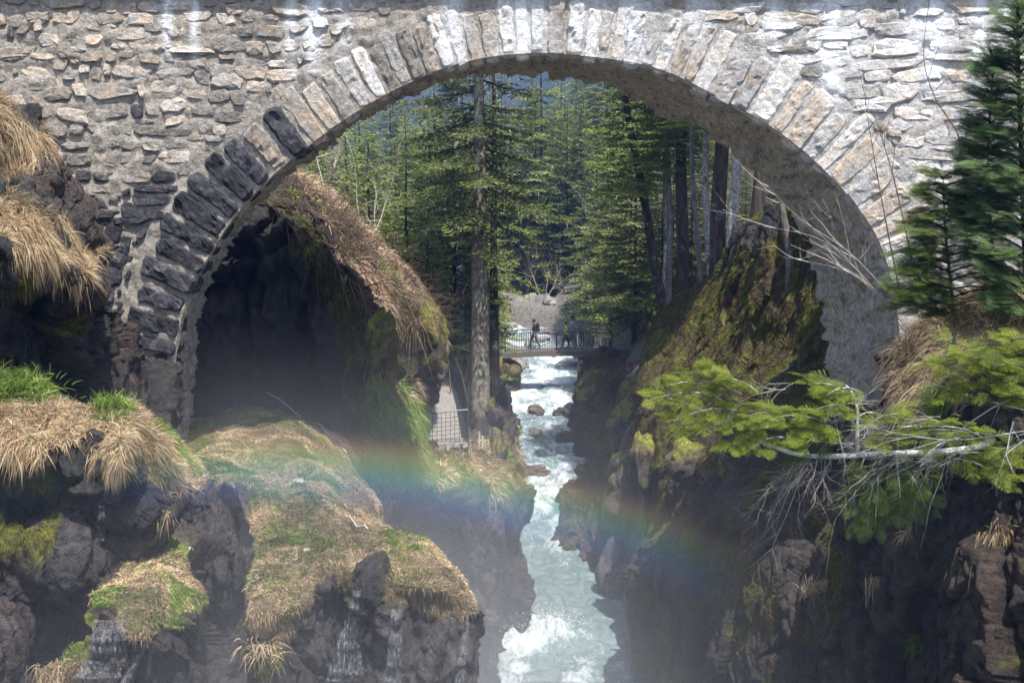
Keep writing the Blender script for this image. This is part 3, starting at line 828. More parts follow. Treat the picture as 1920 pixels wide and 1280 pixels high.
# --- right side: rocks at the footbridge, mossy slope, dark near cliff
PR6 = patch('gorge_rock', [
    [(1092, 672, 68), (1125, 662, 66), (1165, 655, 63), (1215, 650, 58), (1270, 640, 50)],
    [(1085, 705, 62), (1108, 690, 58.5), (1150, 690, 55), (1200, 700, 51), (1270, 700, 47)],
    [(1078, 770, 57), (1095, 765, 54), (1130, 770, 52), (1180, 780, 49), (1270, 800, 45)],
    [(1072, 855, 53), (1080, 850, 50.5), (1120, 850, 48), (1170, 850, 46), (1270, 860, 42)],
    [(1042, 912, 50), (1058, 905, 47), (1110, 910, 45), (1170, 920, 43), (1270, 930, 40)],
    [(1012, 985, 49), (1038, 980, 45), (1100, 980, 43.5), (1170, 990, 42), (1270, 1000, 39)],
    [(998, 1045, 48), (1028, 1048, 44), (1095, 1050, 43), (1160, 1060, 41), (1270, 1060, 38)],
    [(1000, 1200, 48), (1030, 1200, 44), (1110, 1200, 43), (1160, 1200, 41), (1270, 1200, 38)]],
    0.09, 0.75, 0.7, [], [[(1080, 680), (1150, 680), (1160, 760), (1100, 760)], [(1080, 740), (1140, 745), (1150, 800), (1085, 800)], [(1100, 820), (1160, 830), (1170, 870), (1100, 870)]], 80, (1.1, .9, .8), 0.45, 0.4)
PR7 = patch('mossy_slope', [
    [(1254, 640, 63.0), (1240, 640, 56), (1280, 590, 52), (1335, 540, 48), (1390, 480, 43), (1450, 420, 38), (1520, 400, 33), (1640, 400, 29)],
    [(1250, 590, 54.0), (1236, 590, 47), (1270, 560, 44.5), (1330, 508, 41.5), (1385, 448, 37.5), (1440, 392, 34), (1510, 378, 30.5), (1620, 390, 28)],
    [(1227, 645, 50.0), (1213, 645, 43), (1260, 640, 40.5), (1330, 600, 37.5), (1400, 560, 34), (1460, 530, 31.5), (1535, 530, 29), (1640, 560, 27)],
    [(1214, 740, 47.0), (1200, 740, 40), (1250, 740, 37), (1330, 700, 34.5), (1410, 680, 31.8), (1480, 660, 29.5), (1550, 650, 27.5), (1660, 680, 26)],
    [(1216, 850, 44.0), (1202, 850, 37), (1260, 830, 34), (1330, 800, 32), (1410, 770, 29), (1480, 740, 27.5), (1560, 735, 26), (1660, 740, 25)],
    [(1236, 900, 42.0), (1222, 900, 35), (1270, 890, 32.5), (1340, 880, 30), (1420, 870, 27.5), (1500, 850, 25.8), (1580, 840, 24.5), (1690, 840, 23)],
    [(1227, 985, 41.0), (1213, 985, 34), (1255, 980, 31.3), (1330, 970, 28.6), (1410, 960, 26.4), (1500, 950, 24.8), (1590, 940, 23.5), (1700, 940, 22)],
    [(1198, 1060, 41.0), (1184, 1060, 34), (1228, 1060, 30.5), (1310, 1050, 28), (1400, 1050, 25.8), (1500, 1050, 24.2), (1600, 1050, 22.8), (1710, 1050, 21.5)],
    [(1204, 1145, 41.0), (1190, 1145, 34), (1232, 1140, 30), (1310, 1140, 27.4), (1400, 1140, 25.3), (1500, 1140, 23.6), (1600, 1140, 22.2), (1720, 1140, 21)],
    [(1218, 1290, 40.0), (1204, 1290, 33), (1240, 1290, 29.5), (1310, 1290, 27), (1400, 1290, 25), (1500, 1290, 23.2), (1600, 1290, 22), (1720, 1290, 20.6)],
    [(1229, 1480, 39.0), (1215, 1480, 32), (1250, 1480, 29), (1310, 1480, 26.6), (1400, 1480, 24.6), (1500, 1480, 23), (1600, 1480, 21.6), (1720, 1480, 20)]],
    0.06, 0.5, 0.9, [], [[(1190, 560), (1700, 330), (1700, 700), (1540, 740), (1480, 840), (1360, 860), (1300, 880), (1255, 900), (1190, 870)]], 90, (.9, .8, .74), 0.5, 0.3, brown=0.5)
PR8 = patch('near_cliff', [
    [(1665, 640, 24.5), (1720, 600, 23.5), (1800, 570, 23), (1900, 540, 23), (2250, 500, 23)],
    [(1665, 700, 22.3), (1725, 660, 21), (1800, 620, 19.6), (1900, 590, 18.6), (2250, 590, 17)],
    [(1640, 750, 21.7), (1712, 745, 20), (1795, 720, 18.2), (1900, 690, 17), (2250, 690, 15)],
    [(1600, 850, 21.5), (1700, 850, 19.3), (1790, 840, 17.8), (1900, 820, 16.2), (2250, 800, 14.2)],
    [(1590, 900, 22.5), (1695, 895, 20.2), (1790, 890, 18.5), (1900, 880, 16.8), (2250, 880, 14.7)],
    [(1570, 960, 22.3), (1690, 950, 19.8), (1790, 950, 18), (1900, 950, 16.3), (2250, 950, 14.2)],
    [(1560, 1080, 21.8), (1680, 1080, 19.4), (1780, 1080, 17.5), (1900, 1080, 15.9), (2250, 1080, 13.8)],
    [(1550, 1250, 21.4), (1670, 1250, 19), (1780, 1250, 17.2), (1900, 1250, 15.6), (2250, 1250, 13.5)],
    [(1540, 1480, 21), (1660, 1480, 18.6), (1780, 1480, 16.8), (1900, 1480, 15.2), (2250, 1480, 13.2)]],
    0.05, 0.75, 1.0, [[(1690, 500), (2300, 480), (2300, 700), (1850, 700), (1760, 760), (1680, 770)]], [[(1900, 1180), (1930, 1180), (1930, 1300), (1900, 1300)], [(1640, 780), (1760, 760), (1780, 850), (1640, 880)]], 100, (.8, .72, .68), 0.15, 0.35, brown=0.5)

# ground: one sheet to the horizon with the river bed cut in it
def river_z(y):
    return np.interp(y, [-60, 10, 20, 28, 33, 36.2, 37.2, 40, 43.5, 45, 47, 49, 50, 54, 58, 65, 75, 90, 110, 140, 300],
                     [-30, -22, -18.5, -15, -13.3, -13.05, -12.75, -12.6, -12.5, -12.1, -11.4, -10.85, -10.62, -10.55, -10.4, -10.3, -10.25, -9.5, -8.4, -7, -2])
def river_x(y):
    return np.interp(y, [0, 34, 45, 60, 74, 82, 90, 100, 125, 300], [1.0, 1.6, 1.0, 1.2, 1.8, 1.2, -4.0, -16.0, -40.0, -90])
def ground_z(x, y):
    P = np.stack([x, y, np.zeros_like(x)], -1)
    L = -7.9 + 0.55 * np.maximum(0, -x - 4.0) + 0.02 * (y - 40)
    L = np.minimum(L, -7.9 + 0.02 * (y - 40) + 14)
    Rr = -9.2 + 1.15 * np.maximum(0, x - 3.2) + 0.03 * (y - 50)
    Rr = np.minimum(Rr, 14)
    s_ = sstep(-0.5, 1.5, x - river_x(y))
    z = L * (1 - s_) + Rr * s_
    dx = np.abs(x - river_x(y)); wv_ = np.interp(y, [0, 45, 60, 75, 100, 300], [2.5, 2.2, 2.8, 3.6, 6, 6])
    z = z + fbm(P, 0.12, 4, 200) * 1.6 * sstep(3, 9, dx)
    cut = sstep(wv_ + 1.0, wv_ - 0.6, dx)
    z = z * (1 - cut) + (river_z(y) - 1.0) * cut
    near = sstep(36, 30, y)                        # in front: the deep gorge, the banks stand in it
    zn = -26 + 22 * sstep(16, 34, np.abs(x)) + 8 * sstep(34, 90, np.abs(x))
    z = z * (1 - near) + zn * near
    far = sstep(110, 330, y)
    return z + far * (4 + 8 * fbm(P, 0.012, 4, 210))
xs = np.sign(np.linspace(-1, 1, 301)) * (np.abs(np.linspace(-1, 1, 301)) ** 2.2) * 420
ys_ = np.concatenate([np.linspace(-150, 26, 40), np.linspace(28, 130, 240), np.linspace(132, 430, 60)])
X, Y = np.meshgrid(xs, ys_, indexing='ij')
Z = ground_z(X, Y)
V = np.stack([X, Y, Z], -1)
idx = np.arange(V.shape[0] * V.shape[1]).reshape(V.shape[:2])
q = np.stack([idx[:-1, :-1], idx[1:, :-1], idx[1:, 1:], idx[:-1, 1:]], -1).reshape(-1, 4)
nn = fbm(V, 0.5, 4, 220)[..., None]
c = np.array([.10, .075, .045]) * (1 - sstep(-.2, .3, nn)) + np.array([.055, .062, .02]) * sstep(-.2, .3, nn)
riv = np.maximum(sstep(9.0, 4.0, np.abs(X - river_x(Y))), sstep(14, 6, np.abs(X - 2)) * sstep(76, 82, Y) * sstep(112, 100, Y))[..., None]
c = c * (1 - riv) + np.array([.20, .185, .165]) * riv
colr = np.concatenate([c, np.ones(c.shape[:2] + (1,))], -1)
g_o = obj('ground', mesh_np('ground', V.reshape(-1, 3), q, colr.reshape(-1, 4)), M['terrain']); tag(g_o, kind='structure')
HIT_V.append(V.reshape(-1, 3)); HIT_F.append(q + hb); hb += V.shape[0] * V.shape[1]
PATCH['ground'] = dict(V=V, n=grid_normals(V) * np.sign(grid_normals(V)[..., 2:3]), g=np.ones(X.shape), X=proj(V)[0], Y=proj(V)[1], name='ground')

# mountain, forested, far behind
xs = np.linspace(-420, 420, 120); ys_ = np.linspace(430, 760, 60)
X, Y = np.meshgrid(xs, ys_, indexing='ij')
P = np.stack([X, Y, np.zeros_like(X)], -1)
Z = -4 + (Y - 430) * 0.62 + 60 * fbm(P, 0.006, 5, 230) * sstep(430, 600, Y) + 10 * fbm(P, 0.06, 3, 231)
V = np.stack([X, Y, Z], -1)
idx = np.arange(V.shape[0] * V.shape[1]).reshape(V.shape[:2])
q = np.stack([idx[:-1, :-1], idx[1:, :-1], idx[1:, 1:], idx[:-1, 1:]], -1).reshape(-1, 4)
nn = sstep(0.05, 0.25, fbm(P, 0.02, 5, 232))[..., None]
c = np.array([.009, .02, .012]) * (1 - nn) + np.array([.02, .025, .026]) * nn
o = obj('mountain', mesh_np('mountain', V.reshape(-1, 3), q, np.concatenate([c, np.ones(c.shape[:2] + (1,))], -1).reshape(-1, 4)), M['terrain']); tag(o, kind='structure')

# river
ys_ = np.concatenate([np.linspace(12, 30, 60), np.linspace(30.08, 80, 500), np.linspace(80.4, 150, 110)])
xo = np.linspace(-6.5, 7.5, 170)
Yq, Xo = np.meshgrid(ys_, xo, indexing='ij')
Xq = Xo + river_x(Yq)
P = np.stack([Xq, Yq, np.zeros_like(Xq)], -1)
rap = np.interp(Yq, [12, 33, 35, 37, 38.5, 41, 43.5, 45, 47, 49, 50, 53, 56, 62, 70, 76, 90, 150], [1, .5, .4, .5, .30, .25, .45, .35, .45, .45, .7, .85, .75, .95, .75, .8, 1, 1])
amp = 0.05 + 0.22 * rap
Z = river_z(Yq + 0.5 * fbm(P, .6, 3, 245)) + amp * (fbm(P * np.array([1, .7, 1]), 0.9, 4, 240) * 0.9 + 0.7 * (1 - np.abs(fbm(P * np.array([.8, 1.3, 1]), 1.3, 4, 241)) * 3) * 0.5)
# standing wave that breaks near the bottom of the picture
br = np.exp(-((Yq - 36.2 - 0.25 * fbm(P, 1.2, 2, 244)) / 0.45) ** 2) * np.exp(-((Xq - 0.7) / 1.15) ** 2)
Z += br * (0.62 + 0.45 * fbm(P, 3.5, 4, 246))
cr = fbm(P * np.array([1, .45, 1]), 1.1, 4, 242)
foam = 0.12 + 0.66 * rap + 0.75 * cr + 1.1 * br + 0.35 * (Z - river_z(Yq))
foam = foam - 0.30 * np.exp(-((Yq - 40.3) / 3.4) ** 2) - .12 * sstep(37, 39, Yq) * sstep(46, 44, Yq) - .25 * np.exp(-((Yq - 36.2) / 1.2) ** 2) * sstep(.6, 1.6, np.abs(Xq - .7))
V = np.stack([Xq, Yq, Z], -1)
idx = np.arange(V.shape[0] * V.shape[1]).reshape(V.shape[:2])
q = np.stack([idx[:-1, :-1], idx[:-1, 1:], idx[1:, 1:], idx[1:, :-1]], -1).reshape(-1, 4)
o = obj('river', mesh_np('river', V.reshape(-1, 3), q, np.concatenate([np.zeros(V.shape), np.clip(foam, 0, 1)[..., None]], -1).reshape(-1, 4)), M['water']); tag(o, kind='structure')
RIV = V

HV = np.concatenate(HIT_V); HF = np.concatenate(HIT_F)
BVH = BVHTree.FromPolygons(HV.tolist(), HF.tolist())
def hit(px, py):
    d = U(px, py, 1.0); d = Vector(d / np.linalg.norm(d))
    loc, nor, i, dist = BVH.ray_cast(Vector((0, 0, 0)) + d * 8, d)
    if loc is None: return None, None
    if nor.dot(d) > 0: nor = -nor
    return np.array(loc), np.array(nor)
def drop(x, y, z0=60):
    loc, nor, i, dist = BVH.ray_cast(Vector((x, y, z0)), Vector((0, 0, -1)))
    return (np.array(loc), np.array(nor)) if loc is not None else (None, None)

# ================================================================ GRASS
def blades(name, pts, nrm, rng, L=(0.15, 0.4), w=0.010, segs=3, out=0.45, rnd=0.35, grav=0.9, cols=None, green=None, flow=0.5, lift=0.0):
    """one mesh of single blades; each bends over and hangs with its own weight"""
    n = len(pts)
    ln = (L[0] + (L[1] - L[0]) * rng.random(n) ** 1.9)[:, None]
    down = np.array([0, 0, -1.0])
    ds = down - nrm * (nrm @ down)[:, None]
    ds /= np.linalg.norm(ds, axis=1, keepdims=True) + 1e-6
    steep = np.clip(1 - nrm[:, 2:3], 0, 1.3)
    tuft = np.stack([fbm(pts, 3.0, 2, 301), fbm(pts, 3.0, 2, 302), np.zeros(n)], -1) * 0.9
    ci = np.floor(pts * 4.5 + 0.8 * np.stack([fbm(pts, 3, 2, 305), fbm(pts, 3, 2, 306), fbm(pts, 3, 2, 307)], -1))
    for q_ in range(3): tuft[:, q_] += (h3(ci[:, 0], ci[:, 1], ci[:, 2], 310 + q_) - .5) * 1.3
    ln = ln * (0.55 + 0.9 * h3(ci[:, 0], ci[:, 1], ci[:, 2], 315))[:, None]
    d = nrm * out + ds * flow * (0.35 + steep) + rng.normal(size=(n, 3)) * rnd + tuft + np.array([0, 0, lift])
    d /= np.linalg.norm(d, axis=1, keepdims=True)
    side = np.cross(d, rng.normal(size=(n, 3))); side /= np.linalg.norm(side, axis=1, keepdims=True) + 1e-9
    V = np.zeros((n, 2 * segs + 1, 3))
    for k in range(segs + 1):
        t = k / segs
        p = pts + d * ln * t + down * ln * grav * t * t * (0.35 + 0.65 * np.minimum(steep, 1)) 
        ww = w * (1 - 0.75 * t)
        if k < segs:
            V[:, 2 * k] = p - side * ww; V[:, 2 * k + 1] = p + side * ww
        else: V[:, 2 * segs] = p
    V[:, :2] -= nrm[:, None, :] * 0.02
    b = np.arange(n)[:, None] * (2 * segs + 1)
    Fs = []
    for k in range(segs - 1):
        Fs.append(b + np.array([2 * k, 2 * k + 1, 2 * k + 3])); Fs.append(b + np.array([2 * k, 2 * k + 3, 2 * k + 2]))
    Fs.append(b + np.array([2 * segs - 2, 2 * segs - 1, 2 * segs]))
    Fs = np.concatenate(Fs)
    c = np.repeat(cols[:, None, :], 2 * segs + 1, 1)
    return V.reshape(-1, 3), Fs, c.reshape(-1, 3)

STRAW = np.array([[.52, .41, .25], [.42, .31, .18], [.60, .50, .34], [.30, .20, .12], [.47, .35, .22]])
GREEN = np.array([[.13, .21, .035], [.18, .25, .05], [.22, .27, .06], [.10, .16, .03]])

def scatter_grass(pt, dens, rng, keep=None, minface=-1):
    V, g = pt['V'], pt['g']
    X, Y = pt['X'], pt['Y']
    a, b_, c, d = V[:-1, :-1], V[1:, :-1], V[1:, 1:], V[:-1, 1:]
    ar = 0.5 * np.linalg.norm(np.cross(c - a, d - b_), axis=-1)
    gm = g[:-1, :-1] * ar
    if keep is not None: gm = gm * keep(X[:-1, :-1], Y[:-1, :-1], V[:-1, :-1])
    px, py = proj(V[:-1, :-1])
    vis = (px > -80) & (px < 2000) & (py > -60) & (py < 1360)
    gm = gm * vis
    tot = gm.sum(); n = int(tot * dens)
    if n < 1: return np.zeros((0, 3)), np.zeros((0, 3))
    cs = np.cumsum(gm.ravel()); ii = np.searchsorted(cs, rng.random(n) * cs[-1])
    i, j = np.unravel_index(np.minimum(ii, gm.size - 1), gm.shape)
    u, v = rng.random((n, 1)), rng.random((n, 1))
    P = a[i, j] * (1 - u) * (1 - v) + b_[i, j] * u * (1 - v) + c[i, j] * u * v + d[i, j] * (1 - u) * v
    return P, pt['n'][i, j]

def grass_object(name, pt, dens, seed, L, w, greenf=0.0, greenpoly=(), keep=None, straw=STRAW, gl=0.55, segs=3, **kw):
    rng = np.random.default_rng(seed)
    P, N = scatter_grass(pt, dens, rng, keep)
    if len(P) == 0: return None
    X, Y = proj(P)
    gz = fbm(P, 1.3, 3, seed) + greenf
    gz = np.where(np.isin(0, []), gz, gz)
    for poly, s in greenpoly: gz = gz + inpoly(X + fbm(P, 1, 2, 3) * 30, Y + fbm(P, 1, 2, 4) * 30, poly) * s
    isg = rng.random(len(P)) < sstep(-0.1, 0.35, gz)
    k = rng.integers(0, len(straw), len(P)); kg = rng.integers(0, 4, len(P))
    tone = (0.55 + 0.75 * sstep(-.35, .3, fbm(P, 1.3, 4, seed + 5)))[:, None] * rng.uniform(0.75, 1.2, (len(P), 1))
    c = np.where(isg[:, None], GREEN[kg], straw[k]) * tone
    Lr = L
    V, Fq, cc = blades(name, P, N, rng, Lr, w, segs, cols=c, **kw)
    print(name, pt['name'], len(P))
    o = obj(name, mesh_np(name, V, Fq, cc, True), M['grass']); tag(o, kind='stuff')
    return o

tag(grass_object('dry_grass', PL1, 10500, 401, (0.05, 0.32), 0.0075, -0.3, flow=1.1, grav=1.0, rnd=0.55, out=.3, segs=3), 'long straw-coloured grass hanging over the mounds beside the bridge', 'grass')
tag(grass_object('dry_grass', PL2, 12500, 402, (0.03, 0.22), 0.0065, -0.30, [([(-50, 650), (90, 690), (130, 760), (60, 765), (-50, 755)], .7), ([(170, 720), (240, 720), (235, 800), (170, 800)], .5)], flow=0.7, rnd=0.6, out=.3), 'dry grass draped over the rock ledge at the left edge', 'grass')
tag(grass_object('dry_grass', PL3, 9000, 403, (0.025, 0.09), 0.006, 0.0, segs=2, rnd=0.4), 'short mossy grass capping the wet rock buttress', 'grass')
tag(grass_object('meadow_grass', PL4, 7500, 404, (0.025, 0.09), 0.007, -0.05, [([(250, 640), (680, 640), (680, 800), (420, 800), (380, 900), (250, 880)], .45), ([(420, 880), (640, 880), (640, 1040), (480, 1020)], .22), ([(480, 960), (600, 960), (600, 1050), (480, 1060)], .1), ([(640, 1000), (900, 1080), (880, 1150), (560, 1180), (560, 1080)], -.3)], segs=2, flow=.8, rnd=.4), 'short green and straw grass on the terrace below the arch', 'grass')
tag(grass_object('dry_grass', PL5, 1300, 405, (0.08, 0.28), 0.018, -0.05, [([(560, 760), (760, 760), (820, 830), (700, 960), (560, 960)], .35)], segs=2), 'brown grass along the top of the gorge cliff', 'grass')
tag(grass_object('dry_grass', PL10, 2200, 406, (0.05, 0.36), 0.012, -0.12, [([(680, 690), (760, 700), (820, 830), (820, 900), (680, 900)], .7)], straw=STRAW * np.array([.92, .90, .98]), lift=.2), 'reddish dry grass and bracken on the hillside under the arch', 'grass')
tag(grass_object('dry_grass', PR8, 1700, 407, (0.15, 0.5), 0.010, -0.25, flow=1.0, rnd=.4), 'dry grass on the bank at the right edge', 'grass')

# moss cushions: short dense pile on the mossy rocks
def moss_object(pt, dens, seed, L, w, label, dark=1.0):
    rng = np.random.default_rng(seed)
    q = dict(pt); q['g'] = (pt['ms'] > 0.4).astype(float)
    P, N = scatter_grass(q, dens, rng)
    if len(P) == 0: return
    mg = sstep(-0.25, 0.2, fbm(P, 1.5, 4, seed))[:, None]
    c = (MOSS_A * 1.05 * mg + np.array([.11, .07, .025]) * (1 - mg)) * rng.uniform(.6, 1.3, (len(P), 1)) * dark
    V, Fq, cc = blades('moss', P, N, rng, L, w, 2, cols=c, rnd=.5, flow=1.0)
    tag(obj('moss', mesh_np('moss', V, Fq, cc, True), M['grass']), label, 'moss', None, 'stuff')
moss_object(PR7, 1500, 421, (0.02, 0.10), 0.012, 'brown and green moss on the slope right of the river')
moss_object(PL10, 900, 422, (0.05, 0.16), 0.014, 'yellow moss on the boulders of the hillside')
moss_object(PR6, 500, 423, (0.05, 0.16), 0.02, 'moss on the rocks beside the footbridge')
moss_object(PL9, 500, 424, (0.05, 0.3), 0.014, 'moss hanging along the rim of the shaded rock', .8)
moss_object(PL2, 2500, 425, (0.02, 0.07), 0.008, 'moss in the joints of the wet black rock')
moss_object(PL1, 2500, 426, (0.02, 0.07), 0.008, 'small moss patches on the rock under the mounds')

# ================================================================ CONIFERS
def conifer(seed, H, h0, R, nb=95, droop=0.35, sp=0.14, leaf=0.19, lw=0.05, shape=0.8, col=((.08, .115, .032), (.21, .26, .06)), trunk_r=0.16, lean=(0, 0), gap=0.0, side=None, bark='bark_dark', lich=0.0):
    """meshes of one fir: trunk, crown (needle sprays), branches; base at the origin"""
    r = np.random.default_rng(seed)
    LV = []; LC = []
    tb = MB(); bb = MB()
    zs = np.linspace(-0.5, H, 14)
    ax = lambda z: np.array([lean[0] * (max(z, 0) / H) ** 1.6 + 0.03 * math.sin(z * .8 + seed), lean[1] * (max(z, 0) / H) ** 1.6 + .03 * math.cos(z * .7), z])
    tb.tube([ax(z) for z in zs], [trunk_r * (1.25 if z < 0.3 else 1) * (1 - 0.9 * max(z, 0) / H) + 0.012 for z in zs], 9)
    lv = []; lc = []
    lichv = []
    for b in range(nb):
        f = (b + r.random()) / nb
        z = h0 + (H - h0) * f
        if r.random() < gap: continue
        a = b * 2.399 + r.normal() * 0.3
        if side is not None and math.cos(a - side) < -0.2 and r.random() < 0.75: continue
        L = R * ((1 - f) ** shape + 0.04) * r.uniform(0.6, 1.15) * (0.75 + 0.25 * min(1, f * 6))
        up = (0.45 * f - droop * (1 - f)) + r.normal() * 0.08
        da = np.array([math.cos(a), math.sin(a), 0.0]); pr = np.array([-math.sin(a), math.cos(a), 0.0])
        base = ax(z)
        n = max(3, int(L / sp))
        t = (np.arange(n) + 0.5) / n
        path = base + da * (L * t)[:, None] + np.array([0, 0, 1.0]) * (L * (up * t - 0.28 * droop * t * t + 0.20 * t ** 3))[:, None]
        bb.tube([base, path[n // 2], path[-1]], [0.012 + 0.012 * L, 0.009 + .004 * L, 0.004], 3, cap=False)
        tone = r.uniform(0.75, 1.2)
        for k in range(n):
            tk = t[k]
            if tk < 0.14: continue
            wl_ = (0.50 * L * (1 - tk) + 0.15) * (1 if tk > .3 else .7)
            for sg in (-1, 1):
                m = max(1, int(wl_ / (leaf * 0.62)))
                q = (np.arange(m) + r.random(m) * 0.7) / m
                dd = da * 0.62 + pr * sg * 0.8 + r.normal(size=3) * 0.08; dd[2] -= 0.12 + 0.1 * r.random()
                pts = path[k] + dd * (q * wl_)[:, None] + r.normal(size=(m, 3)) * 0.025
                dl = dd + r.normal(size=(m, 3)) * 0.30
                dl /= np.linalg.norm(dl, axis=1, keepdims=True)
                sd = np.cross(dl, np.array([0, 0, 1.0]) + r.normal(size=(m, 3)) * 0.45); sd /= np.linalg.norm(sd, axis=1, keepdims=True) + 1e-9
                l_ = leaf * r.uniform(.7, 1.25, (m, 1)); w_ = lw * r.uniform(.7, 1.3, (m, 1))
                V = np.stack([pts - sd * w_ * .6, pts + sd * w_ * .6, pts + dl * l_ * .55 + sd * w_, pts + dl * l_, pts + dl * l_ * .55 - sd * w_], 1)
                lv.append(V)
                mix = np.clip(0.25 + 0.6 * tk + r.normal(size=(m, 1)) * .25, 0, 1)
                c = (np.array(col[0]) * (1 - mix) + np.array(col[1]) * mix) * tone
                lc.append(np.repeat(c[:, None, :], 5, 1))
            if lich and tk > .2 and r.random() < lich:
                m = r.integers(3, 8); x0 = path[k] + r.normal(size=(m, 3)) * 0.05
                ll = r.uniform(.12, .5, (m, 1)); sd = r.normal(size=(m, 3)) * .018
                lichv.append(np.stack([x0 - sd, x0 + sd, x0 + np.array([0, 0, -1]) * ll + r.normal(size=(m, 3)) * .03], 1))
    V = np.concatenate(lv); n = len(V); c = np.concatenate(lc).reshape(-1, 3)
    b = np.arange(n)[:, None] * 5
    Fq = np.concatenate([b + np.array([0, 1, 2]), b + np.array([0, 2, 4]), b + np.array([4, 2, 3])])
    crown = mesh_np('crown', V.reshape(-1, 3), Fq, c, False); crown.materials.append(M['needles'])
    res = dict(trunk=tb.mesh('trunk', M[bark], True), crown=crown, branches=bb.mesh('branches', M['bark_dark'] if bark != 'birch' else M['bark_grey'], True))
    if lichv:
        Vl = np.concatenate(lichv); nl = len(Vl)
        me = mesh_np('beard_lichen', Vl.reshape(-1, 3), np.arange(nl * 3).reshape(-1, 3), np.tile(np.array([[.34, .37, .24]]), (nl * 3, 1)), False); me.materials.append(M['lichen'])
        res['beard_lichen'] = me
    return res

def place_tree(name, parts, loc, rz, s, label, cat='tree', group=None):
    e = empty(name, tuple(map(float, loc)), rz); e.scale = (s, s, s)
    tag(e, label, cat, group)
    for k, me in parts.items():
        o = obj(k, me, None, e)
        if k in ('branches', 'limbs', 'beard_lichen', 'crown'): o['kind'] = 'stuff'
    return e

T = [conifer(11, 14, 0.8, 3.8, 135, .35),
     conifer(12, 18, 1.6, 4.3, 150, .45, col=((.075, .10, .035), (.18, .215, .06))),
     conifer(13, 11, 0.4, 3.5, 120, .25, col=((.10, .14, .035), (.27, .31, .065))),
     conifer(14, 20, 3.0, 4.3, 140, .6, col=((.075, .10, .035), (.20, .225, .065)), gap=.1, lich=.05),
     conifer(15, 16, 9.0, 2.6, 70, .4, gap=.1)]
TLABEL = ['dense green fir in the wood beyond the arch', 'tall dark fir in the wood beyond the arch', 'young bright green fir in the wood beyond the arch', 'tall open fir with drooping boughs in the wood beyond the arch', 'bare-trunked fir with high crown in the wood beyond the arch']
rng = np.random.default_rng(77)
def base_at(px, py, d):
    p = U(px, py, d); loc, nor = drop(p[0], p[1])
    return np.array([p[0], p[1], loc[2] - 0.15])
# firs the arch frames, by where their tops stand: (px of stem, py of top, distance, kind)
spec = [(648, 232, 58, 0), (605, 285, 50, 2), (590, 330, 62, 0), (690, 330, 50, 2), (740, 262, 72, 1), (725, 395, 56, 2), (780, 235, 80, 0), (815, 180, 66, 1), (790, 300, 60, 0), (830, 330, 74, 2),
        (700, 250, 95, 1), (560, 250, 80, 1), (500, 300, 60, 1), (765, 430, 50, 2),
        (960, 150, 58, 3), (975, 215, 63, 1), (1045, 170, 92, 3), (1065, 330, 88, 2), (940, 330, 78, 1), (880, 300, 90, 1),
        (1090, 330, 74, 0), (1120, 250, 82, 1), (1150, 175, 64, 3), (1195, 190, 56, 1), (1160, 290, 72, 0), (1215, 300, 60, 0), (1245, 250, 52, 3), (1265, 220, 58, 1), (1300, 230, 50, 3), (1330, 260, 60, 1), (1360, 280, 48, 3), (1400, 300, 56, 1),
        (1180, 420, 78, 2), (1230, 430, 58, 0), (1130, 400, 96, 1), (1090, 200, 100, 1), (1000, 260, 110, 1), (930, 240, 110, 1), (860, 260, 112, 0), (1240, 330, 84, 0), (1290, 300, 80, 1), (1340, 300, 74, 1), (1400, 330, 70, 0), (1450, 340, 50, 1), (1500, 350, 60, 1), (1560, 350, 48, 0), (1620, 300, 60, 1),
        (910, 560, 60, 2), (800, 560, 54, 2), (880, 620, 58, 2), (1250, 520, 56, 2), (620, 260, 46, 2), (690, 250, 47, 0), (760, 215, 50, 3), (800, 400, 49, 2), (850, 200, 52, 0), (935, 230, 57, 3), (1150, 260, 72, 0), (1185, 230, 60, 3), (1100, 480, 90, 0), (640, 420, 75, 0), (560, 380, 95, 1), (840, 420, 100, 0), (760, 340, 104, 1), (680, 400, 100, 0), (1010, 430, 92, 2), (1040, 440, 120, 0), (960, 420, 125, 0), (900, 420, 130, 1), (1080, 380, 130, 0), (1140, 300, 130, 1)]
hmax = [14, 18, 11, 20, 16]
FT = []
for px, py, d, k in spec:
    if 64 < d < 100 and 955 < px < 1115: continue
    b = base_at(px, py, d)
    if abs(b[0] - float(river_x(b[1]))) < 2.6 and d < 90: b[0] = float(river_x(b[1])) + math.copysign(3.4, b[0] - float(river_x(b[1])))
    top = U(px, py, d)[2]
    loc, nor = drop(b[0], b[1]); b[2] = loc[2] - 0.15
    h = max(3.0, top - b[2]); s = h / hmax[k]
    FT.append((k, px, d, place_tree('fir_tree', T[k], b, rng.uniform(0, 6.28), s, TLABEL[k], 'tree', 'firs in the wood beyond the arch')))
ORD = ['first', 'second', 'third', 'fourth', 'fifth', 'sixth', 'seventh', 'eighth', 'ninth', 'tenth', 'eleventh', 'twelfth', 'thirteenth', 'fourteenth', 'fifteenth', 'sixteenth', 'seventeenth', 'eighteenth', 'nineteenth', 'twentieth']
for k in range(5):
    for far in (0, 1):
        L_ = sorted([q for q in FT if q[0] == k and (q[2] > 66) == bool(far)], key=lambda q: q[1])
        for i, q in enumerate(L_):
            q[3]['label'] = TLABEL[k].split(' in the')[0] + (' behind the footbridge line, ' if far else ' nearer than the footbridge, ') + ORD[min(i, 19)] + ' of these from the left'
